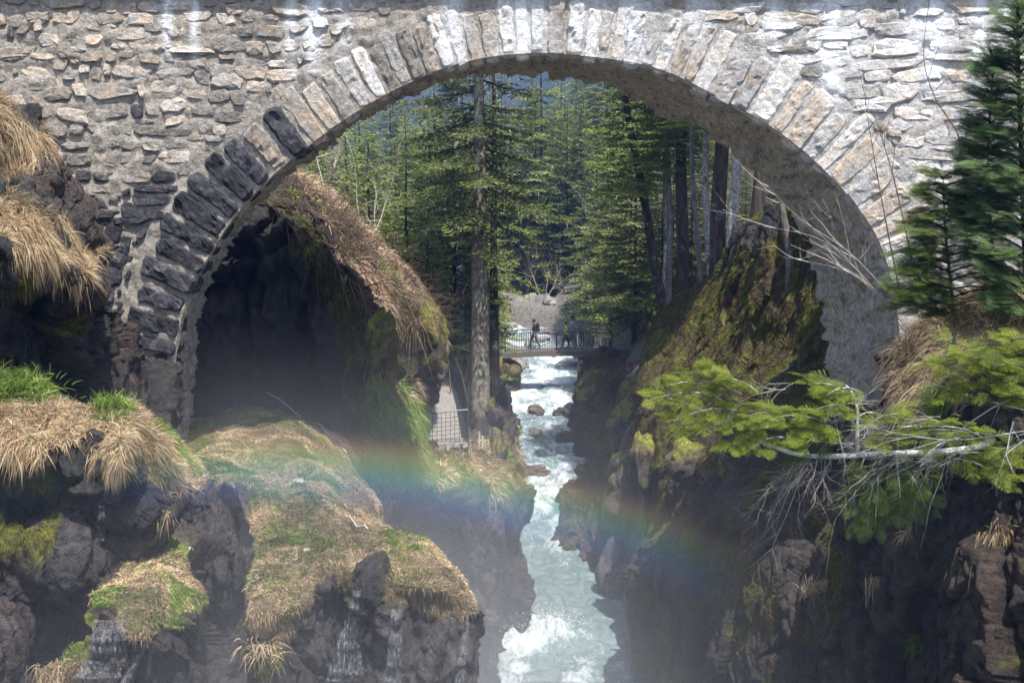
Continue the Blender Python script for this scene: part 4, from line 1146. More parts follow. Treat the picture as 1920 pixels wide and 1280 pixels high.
# far wood closing the valley
rngw = np.random.default_rng(5)
cnt = 0
for i in range(1400):
    y = 100 + 230 * rngw.random() ** 1.3; x = rngw.uniform(-0.5, 0.5) * y * 0.75
    if abs(x - float(river_x(y))) < 4 and y < 130: continue
    loc, nor = drop(x, y)
    if loc is None: continue
    cnt += 1
    if cnt > 280: break
    k = [0, 1, 0, 3][i % 4]
    place_tree('distant_fir', {'crown': T[k]['crown'], 'trunk': T[k]['trunk']}, loc - [0, 0, .2], rngw.uniform(0, 6), rngw.uniform(.6, 1.25), 'distant fir on the valley side beyond the arch', 'tree', 'distant firs on the valley side')

# the big lichened fir in the middle of the arch
main = conifer(31, 23, 8.3, 4.0, 110, .5, sp=.12, leaf=.17, lw=.04, col=((.06, .08, .028), (.16, .20, .05)), trunk_r=.44, gap=.22, bark='bark', lich=.25, shape=.4)
b = base_at(905, 790, 46); b[0] = U(900, 790, 46)[0]; b[2] = -8.6
place_tree('lichened_fir', main, b, 0.6, .86, 'tall thick-trunked fir with beard lichen standing at the river edge')
sec = conifer(32, 20, 7, 2.5, 70, .55, sp=.13, col=((.05, .065, .03), (.09, .12, .04)), trunk_r=.30, gap=.2, bark='bark_grey', lich=.15, shape=.6)
b = base_at(858, 680, 55)
place_tree('grey_fir', sec, b, 2.0, .95, 'slimmer grey-trunked fir behind and left of the big lichened fir')
b = base_at(925, 720, 52); b[0] = U(926, 720, 51)[0]
place_tree('shaded_fir', conifer(33, 20, 8, 2.4, 50, .6, trunk_r=.27, gap=.3, lich=.1), b, 1.0, .95, 'dark fir close behind the big lichened fir on its right')
# low boughs with bright needles on the big trunk

# bare trunks on the mossy slope, right
def pole(seed, H, r0, bark, curve=(0, 0), limbs=14, ls=.8):
    r = np.random.default_rng(seed); tb = MB(); bb = MB()
    zs = np.linspace(-.6, H, 16)
    ax = lambda z: np.array([curve[0] * math.sin(max(z, 0) / H * math.pi * .5) + .06 * math.sin(z * .9 + seed), curve[1] * (max(z, 0) / H), z])
    tb.tube([ax(z) for z in zs], [r0 * (1.3 if z < .2 else 1) * (1 - .6 * max(z, 0) / H) for z in zs], 10)
    for i in range(limbs):
        z = r.uniform(.15, .95) * H; a = r.uniform(0, 6.28); L = r.uniform(.3, 1) * ls
        p = ax(z); q = p + np.array([math.cos(a), math.sin(a), r.uniform(-.3, .4)]) * L
        bb.tube([p, (p + q) / 2 + r.normal(size=3) * .05, q], [.022, .014, .005], 4, cap=False)
        bb.tube([(p + q) / 2, (p + q) / 2 + r.normal(size=3) * .25 * L], [.01, .004], 3, cap=False)
    return dict(trunk=tb.mesh('trunk', M[bark], True), limbs=bb.mesh('limbs', M['bark_dark' if bark == 'bark_dark' else 'bark_grey'], True))
for i, (px, py, d, r0, bark, H, cv, lab) in enumerate([
        (1252, 592, 47, .19, 'bark_dark', 13, (-1.9, .5), 'dark trunk curving up and left from the mossy slope'),
        (1257, 580, 45.5, .13, 'birch_shade_tone', 12, (-.3, 0), 'slim white-barked trunk at the top edge of the mossy slope'),
        (1243, 585, 48, .12, 'bark_grey', 13, (.1, 0), 'thin grey trunk just left of the white-barked one'),
        (1276, 560, 44, .24, 'bark_dark', 14, (0, 0), 'thick dark trunk right of the white-barked one'),
        (1312, 520, 42, .10, 'birch_shade_tone', 12, (-.5, 0), 'thin pale leaning trunk in the middle of the dark grove'),
        (1332, 500, 41, .12, 'bark_grey', 12, (-.4, 0), 'grey leaning trunk behind the thin pale one'),
        (1348, 490, 40, .26, 'bark_dark', 14, (0, 0), 'broad dark trunk on the crest of the mossy slope'),
        (1374, 470, 38.5, .16, 'bark_grey', 13, (.2, 0), 'lichen-spotted trunk nearest the vault of the bridge'),
        (1420, 420, 37, .2, 'bark_dark', 12, (.2, 0), 'dark trunk partly hidden by the vault'),
        (1486, 490, 31, .11, 'birch_shade_tone', 3.2, (-.55, 0), 'short leaning pale stub of a trunk beside the vault')]):
    p = U(px, py, d); loc, nor = drop(p[0], p[1]); z = min(p[2], loc[2]) if loc is not None else p[2]
    te = place_tree('bare_tree', pole(500 + i, H, r0, bark, cv, 16 if H > 5 else 4), (p[0], p[1], z - .1), 0, 1, lab, 'tree')
    if H > 12.5 or r0 > .18:
        co = obj('crown', T[(0, 1, 3)[i % 3]]['crown'], None, te, (cv[0] * .7, cv[1] * .5, 4.3 + .5 * (i % 3))); co.scale = (.62, .62, .5); co.rotation_euler = (0, 0, i * 1.3); co['kind'] = 'stuff'

# leafless bushes and saplings
def twig_tree(r, base, d0, L, r0, depth, mb, spread=.6, up=.15, nsub=3, n=4, bend=.12):
    p = np.array(base, float); d = np.array(d0, float) / np.linalg.norm(d0)
    pts = [p.copy()]; seg = L / 5
    for k in range(5):
        d = d + r.normal(size=3) * bend + np.array([0, 0, up * .3]); d /= np.linalg.norm(d)
        p = p + d * seg; pts.append(p.copy())
    mb.tube(pts, [r0 * (1 - .15 * k) for k in range(6)], n, cap=False)
    if depth > 0:
        for k in range(nsub + (depth > 1)):
            i = r.integers(1, 6); dd = d + r.normal(size=3) * spread
            twig_tree(r, pts[i], dd, L * r.uniform(.35, .65), r0 * .5 * (1 - .08 * i), depth - 1, mb, spread, up, nsub, 3, bend)

for i, (px, py, d, H, mk, lab) in enumerate([(1135, 600, 66, 5.5, 'twig_pale', 'pale leafless tree behind the footbridge'), (1165, 640, 62, 4.2, 'twig_pale', 'leafless grey sapling at the right end of the footbridge'), (1095, 600, 80, 5.0, 'twig_pale', 'bare riverside shrub seen over the footbridge'), (1060, 570, 90, 4.5, 'twig_brown', 'brown leafless shrub by the upper rapids'), (1020, 580, 92, 4.0, 'twig_pale', 'pale leafless thicket behind the walkers'), (1110, 590, 94, 5.0, 'twig_pale', 'pale leafless thicket right of the walkers'), (985, 590, 96, 4.5, 'twig_brown', 'brown leafless thicket upstream of the footbridge on the left'), (1190, 620, 56, 5.5, 'twig_brown', 'brown bare tree left of the mossy slope'), (690, 420, 40, 3.2, 'twig_pale', 'pale branching sapling on the hillside crest'), (600, 350, 37, 2.2, 'twig_pale', 'pale bare shrub at the top of the hillside'), (850, 620, 44, 4.0, 'twig_brown', 'thin bare shrub beside the grey fir'), (965, 610, 70, 3.6, 'twig_pale', 'grey twiggy bush at the left end of the footbridge')]):
    r = np.random.default_rng(600 + i); mb = MB()
    p = U(px, py, d); loc, nor = drop(p[0], p[1])
    z = loc[2]
    top = max(H, 0)
    for k in range(3): twig_tree(r, (r.normal() * .1, r.normal() * .1, -.1), (r.normal() * .4, r.normal() * .4, 1), H * r.uniform(.6, .9), .035, 3, mb, .6, .15)
    o = mb.build('bare_shrub', M[mk], None, True, (p[0], p[1], max(z, p[2] - 1.0) if px < 720 else z)); tag(o, lab, 'shrub')

# brush of dead bramble stems over the hillside crest
r = np.random.default_rng(640); mb = MB()
for i in range(620):
    t = r.random() ** .8
    px, py = np.interp(t, [0, .3, .6, 1], [520, 630, 715, 825]) + r.normal() * 14, np.interp(t, [0, .3, .6, 1], [350, 410, 500, 590]) + r.normal() * 22 + 8
    loc, nor = hit(px, py)
    if loc is None or loc[1] > 45: continue
    L = r.uniform(.3, 1.1)
    twig_tree(r, loc, nor * .6 + np.array([r.normal() * .6 + .35, -.2, .5]), L, .009, 1, mb, .6, -.35, 2, 3, .22)
o = mb.build('brush', M['twig_brown'], None, True); tag(o, 'tangle of dead bramble stems along the hillside crest', 'brush', None, 'stuff')
r = np.random.default_rng(641); mb = MB()
for i in range(60):
    t = r.random()
    px, py = np.interp(t, [0, .4, 1], [530, 620, 690]) + r.normal() * 10, np.interp(t, [0, .4, 1], [370, 450, 600]) + r.normal() * 12
    loc, nor = hit(px, py)
    if loc is None or loc[1] > 45: continue
    twig_tree(r, loc, np.array([.6, -.5, -.1]) + r.normal(size=3) * .3, r.uniform(.9, 2.2), .014, 1, mb, .5, -.8, 2, 3, .12)
tag(mb.build('hanging_roots', M['twig_brown'], None, True), 'dark hanging roots and briars over the rim of the shaded rock', 'roots', None, 'stuff')

# ================================================================ NEAR FIRS (right)
def spray_template(r, L=.42, rows=9, nl=.030, nw=.0035, step=.012):
    """flat comb-like fir spray along +X, in the XY plane"""
    V = []; tips = []
    def comb(p0, d, ln):
        n = max(3, int(ln / step)); s_ = np.array([-d[1], d[0], 0])
        q = (np.arange(n) + .5) / n
        for sg in (-1, 1):
            p = p0 + d * (q * ln)[:, None]
            dd = d * .45 + s_ * sg * .85 + r.normal(size=(n, 3)) * np.array([.08, .08, .22]) + np.array([0, 0, .12])
            dd /= np.linalg.norm(dd, axis=1, keepdims=True)
            l_ = nl * (1 - .45 * q[:, None] ** 3) * r.uniform(.8, 1.15, (n, 1))
            w_ = np.cross(dd, [0, 0, 1.0]) * nw
            V.append(np.stack([p - w_, p + w_, p + dd * l_], 1)); tips.append(np.full(n, q.mean()) * 0 + q * (ln / L))
    comb(np.zeros(3), np.array([1., 0, 0]), L)
    for k in range(rows):
        t = (k + .7) / (rows + .8)
        for sg in (-1, 1):
            ln = L * .55 * (1 - t) + .035
            a = sg * rad(48 + r.normal() * 6)
            comb(np.array([t * L, 0, 0]), np.array([math.cos(a), math.sin(a), 0]), ln)
    return np.concatenate(V), np.concatenate(tips)
rt = np.random.default_rng(9)
SPR = [spray_template(rt, L=.30, rows=6, nl=.026, nw=.0036, step=.011) for _ in range(3)]

def sprays(name, items, r, c0, c1):
    """items: (origin, dir, up, scale); returns one mesh"""
    VV = []; CC = []
    for (o_, d_, u_, s_) in items:
        V, tp = SPR[r.integers(3)]
        d_ = d_ / np.linalg.norm(d_); y_ = np.cross(u_, d_); y_ /= np.linalg.norm(y_) + 1e-9; z_ = np.cross(d_, y_)
        Mx = np.stack([d_, y_, z_])
        bendv = V.copy(); bendv[..., 2] -= .35 * (V[..., 0] ** 2 + .5 * V[..., 1] ** 2)
        W = (bendv * s_) @ Mx + o_
        VV.append(W)
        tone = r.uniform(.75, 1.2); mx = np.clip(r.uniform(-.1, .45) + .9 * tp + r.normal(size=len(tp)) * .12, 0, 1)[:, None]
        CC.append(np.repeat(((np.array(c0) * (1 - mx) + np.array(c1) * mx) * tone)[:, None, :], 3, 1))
    V = np.concatenate(VV); n = len(V)
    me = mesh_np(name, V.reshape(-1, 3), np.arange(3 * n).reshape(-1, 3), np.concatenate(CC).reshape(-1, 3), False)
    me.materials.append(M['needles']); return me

YG0, YG1 = (.05, .085, .014), (.27, .33, .03)
DG0, DG1 = (.04, .075, .028), (.13, .20, .055)
MG0, MG1 = (.045, .08, .018), (.15, .21, .03)

# fir leaning out of the cliff, its trunk almost level
r = np.random.default_rng(700)
D0 = 15.0
e = empty('leaning_fir', tuple(U(1790, 835, 16.2))); tag(e, 'bright green fir leaning level out of the right cliff over the gorge', 'tree')
eb = Vector(e.location)
tp = [U(1900, 812, 17.2), U(1830, 838, 16.3), U(1745, 848, 15.6), U(1660, 850, 15.2), U(1560, 855, 14.9), U(1490, 850, 14.8), U(1400, 815, 14.8), U(1320, 770, 14.8), U(1250, 745, 14.8)]
mb = MB(); mb.tube([catmull(np.array(tp), 34)[i] for i in range(34)], [.052 - .0013 * i for i in range(34)], 8)
pobj('trunk', mb.mesh('trunk', M['birch'], True), None, e)
PTH = catmull(np.array(tp), 80)
# dead white leader rising from the trunk and grey dead twigs
mb = MB()
mb.tube(list(catmull(np.array([U(1608, 852, 15), U(1607, 810, 14.95), U(1608, 770, 15), U(1597, 735, 15.05), U(1585, 722, 15.1)]), 10)), [.028 - .002 * i for i in range(10)], 6)
for i in range(34):
    t = r.random(); p = U(np.interp(t, [0, 1], [1607, 1597]), np.interp(t, [0, 1], [845, 728]), 15)
    twig_tree(r, p, np.array([r.choice([-1, 1]) * 1., r.normal() * .5, r.normal() * .4 + .1]), r.uniform(.15, .5), .007, 1, mb, .5, 0, 3, 3, .15)
pobj('dead_leader', mb.mesh('dead_leader', M['birch'], True), None, e)
mb = MB()
for (x0, y0, x1, y1, n_) in ((1500, 870, 1425, 975, 9), (1530, 862, 1475, 900, 8), (1545, 862, 1520, 935, 10), (1340, 800, 1310, 850, 10), (1310, 830, 1290, 860, 4), (1700, 850, 1600, 915, 8), (1740, 852, 1690, 930, 9), (1760, 790, 1640, 800, 7), (1480, 720, 1390, 745, 5), (1560, 760, 1540, 830, 6), (1800, 850, 1740, 900, 7), (1650, 860, 1560, 960, 3)):
    for i in range(n_):
        p = U(x0 + r.normal() * 12, y0 + r.normal() * 6, 14.9 + r.normal() * .15); q = U(x1 + r.normal() * 25, y1 + r.normal() * 20, 14.8 + r.normal() * .4)
        twig_tree(r, p, q - p, np.linalg.norm(q - p) * r.uniform(.6, 1.1), .004, 2, mb, .42, -.05, 3, 3, .13)
pobj('dead_twigs', mb.mesh('dead_twigs', M['twig_pale'], True), None, e)
# live boughs: each an ellipse of the crown, as the photo shows them
items = []; bm_ = MB()
def bough(x0, y0, x1, y1, d, spread, n, up=(0, -.35, 1), s=1.0, dd=.35):
    a, b = U(x0, y0, d), U(x1, y1, d - dd)
    ax_ = b - a; L = np.linalg.norm(ax_); ax_ /= L
    pts = [a + (b - a) * t + np.array([0, 0, .10 * L * math.sin(t * 3.1)]) for t in np.linspace(0, 1, 7)]
    bm_.tube(pts, [.016, .014, .012, .010, .008, .006, .004], 5, cap=False)
    uv = np.array(up, float); uv /= np.linalg.norm(uv)
    sd = np.cross(uv, ax_); sd /= np.linalg.norm(sd)
    for i in range(int(n * 2.3)):
        t = r.uniform(.0, 1); sg = r.choice([-1, 1]); sp_ = spread * (1 - .55 * t)
        p = a + (b - a) * t + np.array([0, 0, .10 * L * math.sin(t * 3.1)]) + sd * sg * abs(r.normal()) * sp_ * .5 + uv * r.normal() * .035
        dr = ax_ * r.uniform(.6, 1.1) + sd * sg * r.uniform(.1, .9) + r.normal(size=3) * .12
        u2 = uv + r.normal(size=3) * .22
        items.append((p, dr, u2, s * r.uniform(.42, .85)))
for q in [(1400, 760, 1210, 752, 14.8, .34, 17), (1390, 740, 1255, 722, 14.9, .30, 16), (1385, 722, 1330, 695, 14.9, .26, 15), (1420, 735, 1352, 712, 14.7, .25, 12), (1410, 775, 1262, 790, 14.7, .28, 15), (1420, 790, 1300, 818, 14.7, .26, 14), (1440, 800, 1370, 842, 14.7, .22, 12), (1470, 820, 1400, 848, 14.6, .22, 10),
          (1490, 790, 1400, 780, 14.7, .3, 14), (1540, 790, 1440, 790, 14.7, .3, 16), (1560, 800, 1490, 822, 14.7, .26, 14), (1590, 740, 1515, 722, 15, .26, 14), (1600, 730, 1545, 745, 15, .28, 14), (1600, 770, 1530, 768, 14.8, .26, 12), (1560, 810, 1505, 838, 14.6, .2, 8), (1640, 775, 1600, 790, 14.9, .2, 7),
          (1640, 790, 1700, 778, 14.9, .22, 10), (1660, 835, 1740, 815, 15, .26, 14), (1690, 820, 1760, 800, 15.1, .24, 12), (1730, 800, 1645, 828, 15.0, .2, 9), (1800, 850, 1900, 870, 15.2, .25, 12), (1790, 860, 1890, 905, 15.1, .22, 10), (1760, 800, 1860, 830, 15.3, .3, 14)]:
    bough(*q)
mesh_ = sprays('crown', items, r, YG0, YG1)
pobj('crown', mesh_, None, e); print('leaning fir tris', len(mesh_.polygons))
items2 = items; items = []
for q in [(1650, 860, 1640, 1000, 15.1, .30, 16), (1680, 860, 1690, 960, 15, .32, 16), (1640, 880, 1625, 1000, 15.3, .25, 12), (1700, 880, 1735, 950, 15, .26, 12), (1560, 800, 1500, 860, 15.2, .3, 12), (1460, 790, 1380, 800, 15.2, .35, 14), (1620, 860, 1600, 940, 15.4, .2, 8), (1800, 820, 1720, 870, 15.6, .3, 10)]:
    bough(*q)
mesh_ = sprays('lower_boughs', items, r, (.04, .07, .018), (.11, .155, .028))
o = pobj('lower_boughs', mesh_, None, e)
pobj('branches', bm_.mesh('branches', M['bark_grey'], True), None, e)

# fir at the right edge with broad bright boughs
def edge_fir(name, label, stem, boughs, c0, c1, seed, r0=.06, bark='bark_grey', s=1.0, dead=()):
    global items, bm_, r
    r = np.random.default_rng(seed); items = []; bm_ = MB()
    e = empty(name, tuple(map(float, stem[0]))); tag(e, label, 'tree')
    mb = MB(); P_ = catmull(np.array(stem), 20); mb.tube(list(P_), [r0 * (1 - .045 * i) for i in range(20)], 8)
    pobj('trunk', mb.mesh('trunk', M[bark], True), None, e)
    for q in boughs: bough(*q, s=s)
    pobj('crown', sprays('crown', items, r, c0, c1), None, e)
    pobj('branches', bm_.mesh('branches', M['bark_dark'], True), None, e)
    if dead:
        mb = MB()
        for (x0, y0, x1, y1, dz) in dead:
            p, q = U(x0, y0, dz), U(x1, y1, dz - .2); twig_tree(r, p, q - p, np.linalg.norm(q - p), .010, 2, mb, .35, 0, 3, 4, .08)
        pobj('dead_branches', mb.mesh('dead_branches', M['birch'], True), None, e)
    return e
edge_fir('edge_fir', 'fir with broad yellow-green boughs reaching in from the right edge',
    [U(1990, 900, 14.5), U(1975, 760, 14.4), U(1960, 640, 14.3), U(1950, 540, 14.2)],
    [(1950, 690, 1740, 700, 14, .34, 26), (1950, 670, 1790, 660, 14, .3, 20), (1960, 720, 1830, 735, 13.8, .34, 18), (1950, 760, 1710, 762, 14, .2, 16), (1940, 700, 1860, 690, 13.6, .3, 12), (1960, 770, 1800, 745, 14.1, .25, 12), (1960, 850, 1860, 870, 14, .22, 9), (1960, 880, 1850, 905, 14, .2, 9), (1950, 640, 1860, 655, 14.2, .24, 10), (1900, 740, 1770, 690, 13.9, .25, 12)],
    YG0, YG1, 710, dead=[(1960, 800, 1700, 810, 14), (1960, 790, 1890, 860, 13.7), (1960, 780, 1760, 750, 14.1), (1900, 745, 1720, 870, 14.2), (1900, 790, 1895, 850, 13.6)])
bs = []
rb = np.random.default_rng(3)
for py in np.linspace(335, 590, 17):
    f = (py - 335) / 255
    for sgn in (-1, -1, 1):
        ln = (30 + 80 * f) * rb.uniform(.7, 1.15)
        bs.append((1768 + 20 * f, py, 1768 + 20 * f + sgn * ln, py + rb.uniform(-14, 14), 17 - rb.uniform(-.4, .7), .16 + .24 * f, int(8 + 12 * f)))
edge_fir('young_fir', 'young fir with layered yellow-green boughs in front of the stone wall', [U(1790, 690, 17.6), U(1785, 560, 17.3), U(1772, 430, 17.1), U(1768, 330, 17)], bs, MG0, (.17, .24, .035), 720, .035)
bs = []
for py in np.linspace(20, 600, 36):
    f = (py - 0) / 600
    for sgn in (-1, -1, 1):
        ln = (18 + 92 * min(1, f * 1.3)) * rb.uniform(.5, 1.1) * (1.0 if py < 480 else .7)
        bs.append((1912 + 10 * f, py, 1912 + sgn * ln, py - rb.uniform(0, 40), 16.3 - rb.uniform(-.6, .6), .15 + .14 * f, int(7 + 9 * f)))
edge_fir('dark_pine', 'tall dark blue-green pine at the right edge in front of the wall', [U(1940, 760, 17), U(1925, 500, 16.5), U(1912, 200, 16.4), U(1905, -60, 16.3)], bs, DG0, DG1, 730, .07, 'bark_dark')
bs = []
for py in np.linspace(110, 440, 20):
    f = (py - 100) / 340
    for sgn in (-1, 1, -1):
        ln = (14 + 60 * f) * rb.uniform(.6, 1.1)
        bs.append((1862 - 10 * f, py, 1862 - 10 * f + sgn * ln, py - rb.uniform(0, 30), 16.8 - rb.uniform(-.4, .4), .15 + .14 * f, int(8 + 10 * f)))
edge_fir('slender_pine', 'slender blue-green pine just left of the tall dark one', [U(1880, 720, 17.6), U(1862, 500, 17), U(1852, 300, 16.9), U(1865, 95, 16.8)], bs, DG0, DG1, 740, .045, 'bark_dark')
# bare saplings in front of the wall
def sapling(name, label, pts, r0, subs, seed, mk='twig_brown'):
    r = np.random.default_rng(seed); mb = MB(); P_ = catmull(np.array([U(*p) for p in pts]), 24)
    mb.tube(list(P_), [r0 * (1 - .036 * i) for i in range(24)], 5)
    for i in range(subs):
        k = r.integers(5, 23); d = P_[k] - P_[k - 1]; d = d / np.linalg.norm(d) + np.array([r.normal() * .6, r.normal() * .4, .1])
        twig_tree(r, P_[k], d, r.uniform(.3, .9), .006, 1, mb, .35, .1, 2, 3, .08)
    tag(mb.build(name, M[mk], None, True), label, 'sapling')
sapling('sapling', 'bare brown sapling, the left one in front of the right haunch', [(1690, 560, 18.5), (1662, 420, 18.5), (1640, 300, 18.6), (1622, 190, 18.6)], .016, 5, 801)
sapling('sapling', 'taller bare sapling just right of its twin before the haunch', [(1728, 580, 18.3), (1700, 440, 18.3), (1672, 320, 18.4), (1636, 205, 18.4)], .018, 6, 802)
sapling('sapling', 'bare sapling reaching the top of the wall left of the pines', [(1800, 300, 17.8), (1795, 250, 17.8), (1752, 180, 17.8), (1732, 100, 17.8), (1748, -30, 17.8)], .013, 5, 803)
sapling('bare_branch', 'long pale bare branch arching left across the vault', [(1700, 590, 17.5), (1600, 480, 17.4), (1500, 410, 17.3), (1435, 345, 17.2)], .008, 8, 804, 'twig_pale')
sapling('bare_branch', 'lower pale bare branch reaching left across the vault', [(1720, 640, 17.3), (1620, 520, 17.2), (1540, 450, 17.1), (1432, 424, 17)], .007, 8, 805, 'twig_pale')
sapling('bare_branch', 'short pale branch with fine twigs low across the vault', [(1710, 640, 17.4), (1650, 560, 17.3), (1590, 510, 17.2), (1510, 490, 17.1)], .006, 6, 806, 'twig_pale')

# tussocks
def tussock(label, px, py, d, n, L, seed, cols=STRAW, at=None, spread=.10, drp=.9):
    r = np.random.default_rng(seed)
    if d is None:
        c, nor = hit(px, py)
        if c is None: return
    else: c, nor = U(px, py, d), np.array([0, -.6, .8])
    P = r.normal(size=(n, 3)) * spread * np.array([1, .6, .5])
    N = np.tile(nor / np.linalg.norm(nor), (n, 1))
    V, Fq, cc = blades('t', P, N, r, (L * .5, L), .007, 5, cols=cols[r.integers(0, len(cols), n)] * r.uniform(.7, 1.2, (n, 1)), rnd=.5, grav=drp, flow=.8, lift=.3)
    tag(obj('grass_tussock', mesh_np('grass_tussock', V, Fq, cc, True), M['grass'], None, tuple(c)), label, 'tussock')
tussock('large straw tussock at the right edge above the bright fir boughs', 1880, 600, 16.3, 600, .6, 901, spread=.2)
tussock('straw tussock left of the largest one, above the near cliff', 1800, 610, 17, 350, .6, 902)
tussock('brown tussock hanging where the vault meets the right bank', 1700, 650, 21, 260, .5, 903, STRAW * .6, spread=.12)
tussock('long brown tussock below the vault foot', 1712, 715, 20.2, 260, .6, 904, STRAW * .6, spread=.12)
tussock('round straw tussock on the dark cliff face', 1532, 1105, None, 500, .35, 905, spread=.11)
tussock('small tussock high on the dark cliff face', 1560, 1030, None, 260, .3, 906, spread=.07)
tussock('small drooping tussock right of the round one on the cliff', 1642, 1085, None, 260, .35, 907, spread=.06)
tussock('grass clump at the right edge of the near cliff', 1890, 1000, None, 500, .6, 908, spread=.15)
tussock('green tuft low on the near cliff', 1722, 1200, None, 200, .35, 909, GREEN, spread=.06)
tussock('pale tuft tucked high under the leaning fir', 1705, 1000, None, 200, .3, 910, spread=.06)
tussock('straw tuft hanging at the foot of the terrace rock', 492, 1215, None, 220, .3, 911, spread=.12)
tussock('straw tuft in the gully at the bottom left', 110, 1260, None, 500, .4, 912, spread=.14)
tussock('bright green tuft on the crest of the left ledge', 205, 765, None, 600, .25, 913, GREEN * 1.3, spread=.14, drp=.3)
tussock('bright green tuft at the left edge of the ledge', 25, 730, None, 800, .25, 914, GREEN * 1.3, spread=.25, drp=.3)
tussock('reddish tussock above the mossy boulder', 745, 555, None, 500, .8, 915, STRAW * .85, spread=.25)
tussock('drooping tussock beside the yellow moss', 775, 610, None, 500, .8, 916, STRAW * .9, spread=.2)
tussock('tussock at the foot of the hillside rock', 700, 650, None, 400, .7, 917, STRAW * .9, spread=.2)

# ================================================================ BOULDERS, PATH, FOOTBRIDGE, PEOPLE, MIST
def boulder(name, c, size, seed, label, col=(.15, .125, .11), moss=0.0, sub=4, rz=0, group=None, wet=.4):
    import bmesh
    bm = bmesh.new(); bmesh.ops.create_icosphere(bm, subdivisions=sub, radius=1.0)
    V = np.array([v.co[:] for v in bm.verts]); Fq = np.array([[v.index for v in f.verts] for f in bm.faces]); bm.free()
    S = np.array(size)
    Q = V * S
    d = facets(V * 1.0 + seed * 3.1, 1.25, seed, .9, .3) * .5 + fbm(V + seed, 1.4, 4, seed) * .3
    V2 = (V + V * d[:, None]) * S
    a = sstep(-.2, .3, fbm(Q + seed, 1.5, 4, seed + 3))[:, None]
    cc = np.array(col) * (.75 + .5 * a)
    if moss:
        m = sstep(.1, .5, V[:, 2] + fbm(Q + seed, 2.2, 4, seed + 4) * 1.3 + (moss - .5) * 1.6)[:, None]
        cc = cc * (1 - m) + (MOSS_A * a + MOSS_B * (1 - a)) * 2.0 * m
    me = mesh_np(name, V2, Fq, np.concatenate([cc, np.full((len(V), 1), 1 - wet)], 1), True)
    o = obj(name, me, M['terrain'], None, tuple(map(float, c))); o.rotation_euler = (0, 0, rz)
    tag(o, label, 'rock', group); return o
def in_river(px, py, d): 
    p = U(px, py, d); return (p[0], p[1], float(river_z(p[1])) + .02)
boulder('river_boulder', in_river(1005, 765, 60), (.42, .5, .33), 3, 'brown boulder farthest up the rapids, midstream')
boulder('river_boulder', in_river(1003, 806, 55), (.3, .4, .26), 5, 'small brown boulder midstream below the farther one', sub=3)
boulder('river_boulder', in_river(1062, 775, 59), (.62, .7, .5), 7, 'pointed dark boulder at the right side of the rapids', (.07, .06, .06))
boulder('river_boulder', in_river(1064, 812, 54), (.52, .5, .35), 8, 'low dark boulder at the right rock wall below the pointed one', (.08, .07, .065))
boulder('river_boulder', in_river(1085, 785, 57), (.6, .7, .75), 9, 'dark boulder wedged against the right wall', (.06, .055, .05))
boulder('river_boulder', in_river(943, 715, 70), (.4, .4, .2), 10, 'pale low boulder at the left bank below the footbridge', (.3, .28, .26), sub=3)
boulder('river_boulder', in_river(985, 905, 49), (.8, .4, .3), 12, 'flat brown rock breaking the lip of the fall', (.12, .09, .07))
rr = np.random.default_rng(17)
for i in range(26):
    y = rr.uniform(74, 100); x = rr.uniform(-2.5, 7.5)
    boulder('bank_rock', (x, y, max(float(river_z(y)), float(drop(x, y)[0][2])) + .1), (rr.uniform(.3, .9), rr.uniform(.4, .9), rr.uniform(.25, .6)), 20 + i, 'grey rock on the stony bank behind the footbridge', (.33, .31, .29), sub=2, group='rocks on the stony bank behind the footbridge')
# bank boulders
for (px, py, d, sz, sd, mo, lab, col) in [
    (718, 640, 26.9, (.32, .4, .62), 51, 1.0, 'yellow-mossed boulder on the left of the hillside outcrop', (.08, .07, .06)),
    (803, 640, 32.6, (.5, .8, .95), 52, 1.0, 'large boulder thick with yellow moss at the end of the hillside', (.09, .08, .07)),
    (795, 700, 34.6, (.62, .9, .35), 53, .1, 'dark overhanging slab above the path', (.06, .05, .045)),
    (930, 860, 39, (.33, 1.4, .8), 54, .3, 'rounded rock at the river edge below the path', (.10, .075, .06)),
    (910, 770, 47, (.4, 1.3, .7), 55, .3, 'rounded brown rock at the foot of the big fir', (.10, .075, .06)),
    (905, 715, 52, (.35, 1.2, .6), 56, .4, 'mossy rock upstream of the big fir', (.09, .07, .055)),
    (948, 1095, 37.4, (.6, .7, 1.9), 57, 0, 'pale brown rock pillar standing at the waterline left', (.17, .135, .125)),
    (1150, 1085, 39.5, (.6, .6, 1.2), 58, 0, 'grey rock pillar standing at the waterline right', (.10, .09, .1)),
    (1215, 870, 36, (.5, .6, .9), 59, .7, 'mossy knob on the edge of the right slope', (.08, .06, .05)),
    (1280, 870, 31.5, (.45, .5, .5), 60, .8, 'mossy hummock on the lower lip of the right slope', (.08, .06, .05)),
    (1120, 745, 55, (.9, .9, .55), 61, .9, 'mossy block of rock right of the footbridge pier', (.08, .07, .06)),
    (1024, 1010, 46, (.3, .8, .8), 62, 0, 'rounded rock in the throat of the gorge', (.15, .12, .11)),
    (1178, 800, 46.5, (.75, 1.2, .9), 64, .6, 'mossy boulder jammed between the gorge rock and the right slope', (.07, .06, .05)),
    (1190, 870, 42.5, (.7, 1.2, 1.0), 65, .5, 'lower boulder jammed beside the right slope', (.07, .06, .05)),
    (1195, 745, 48, (.6, 1.2, .8), 66, .7, 'mossy boulder at the head of the cleft beside the right slope', (.07, .06, .05)),
    (1180, 930, 41, (.8, 1.2, 1.1), 67, .2, 'dark boulder low in the cleft beside the right slope', (.07, .06, .055)),
    (412, 1060, 17.5, (.34, .4, .62), 68, 0, 'dark upright rock in the cleft left of the terrace', (.05, .045, .045))]:
    boulder('bank_boulder', U(px, py, d), sz, sd, lab, col, mo)
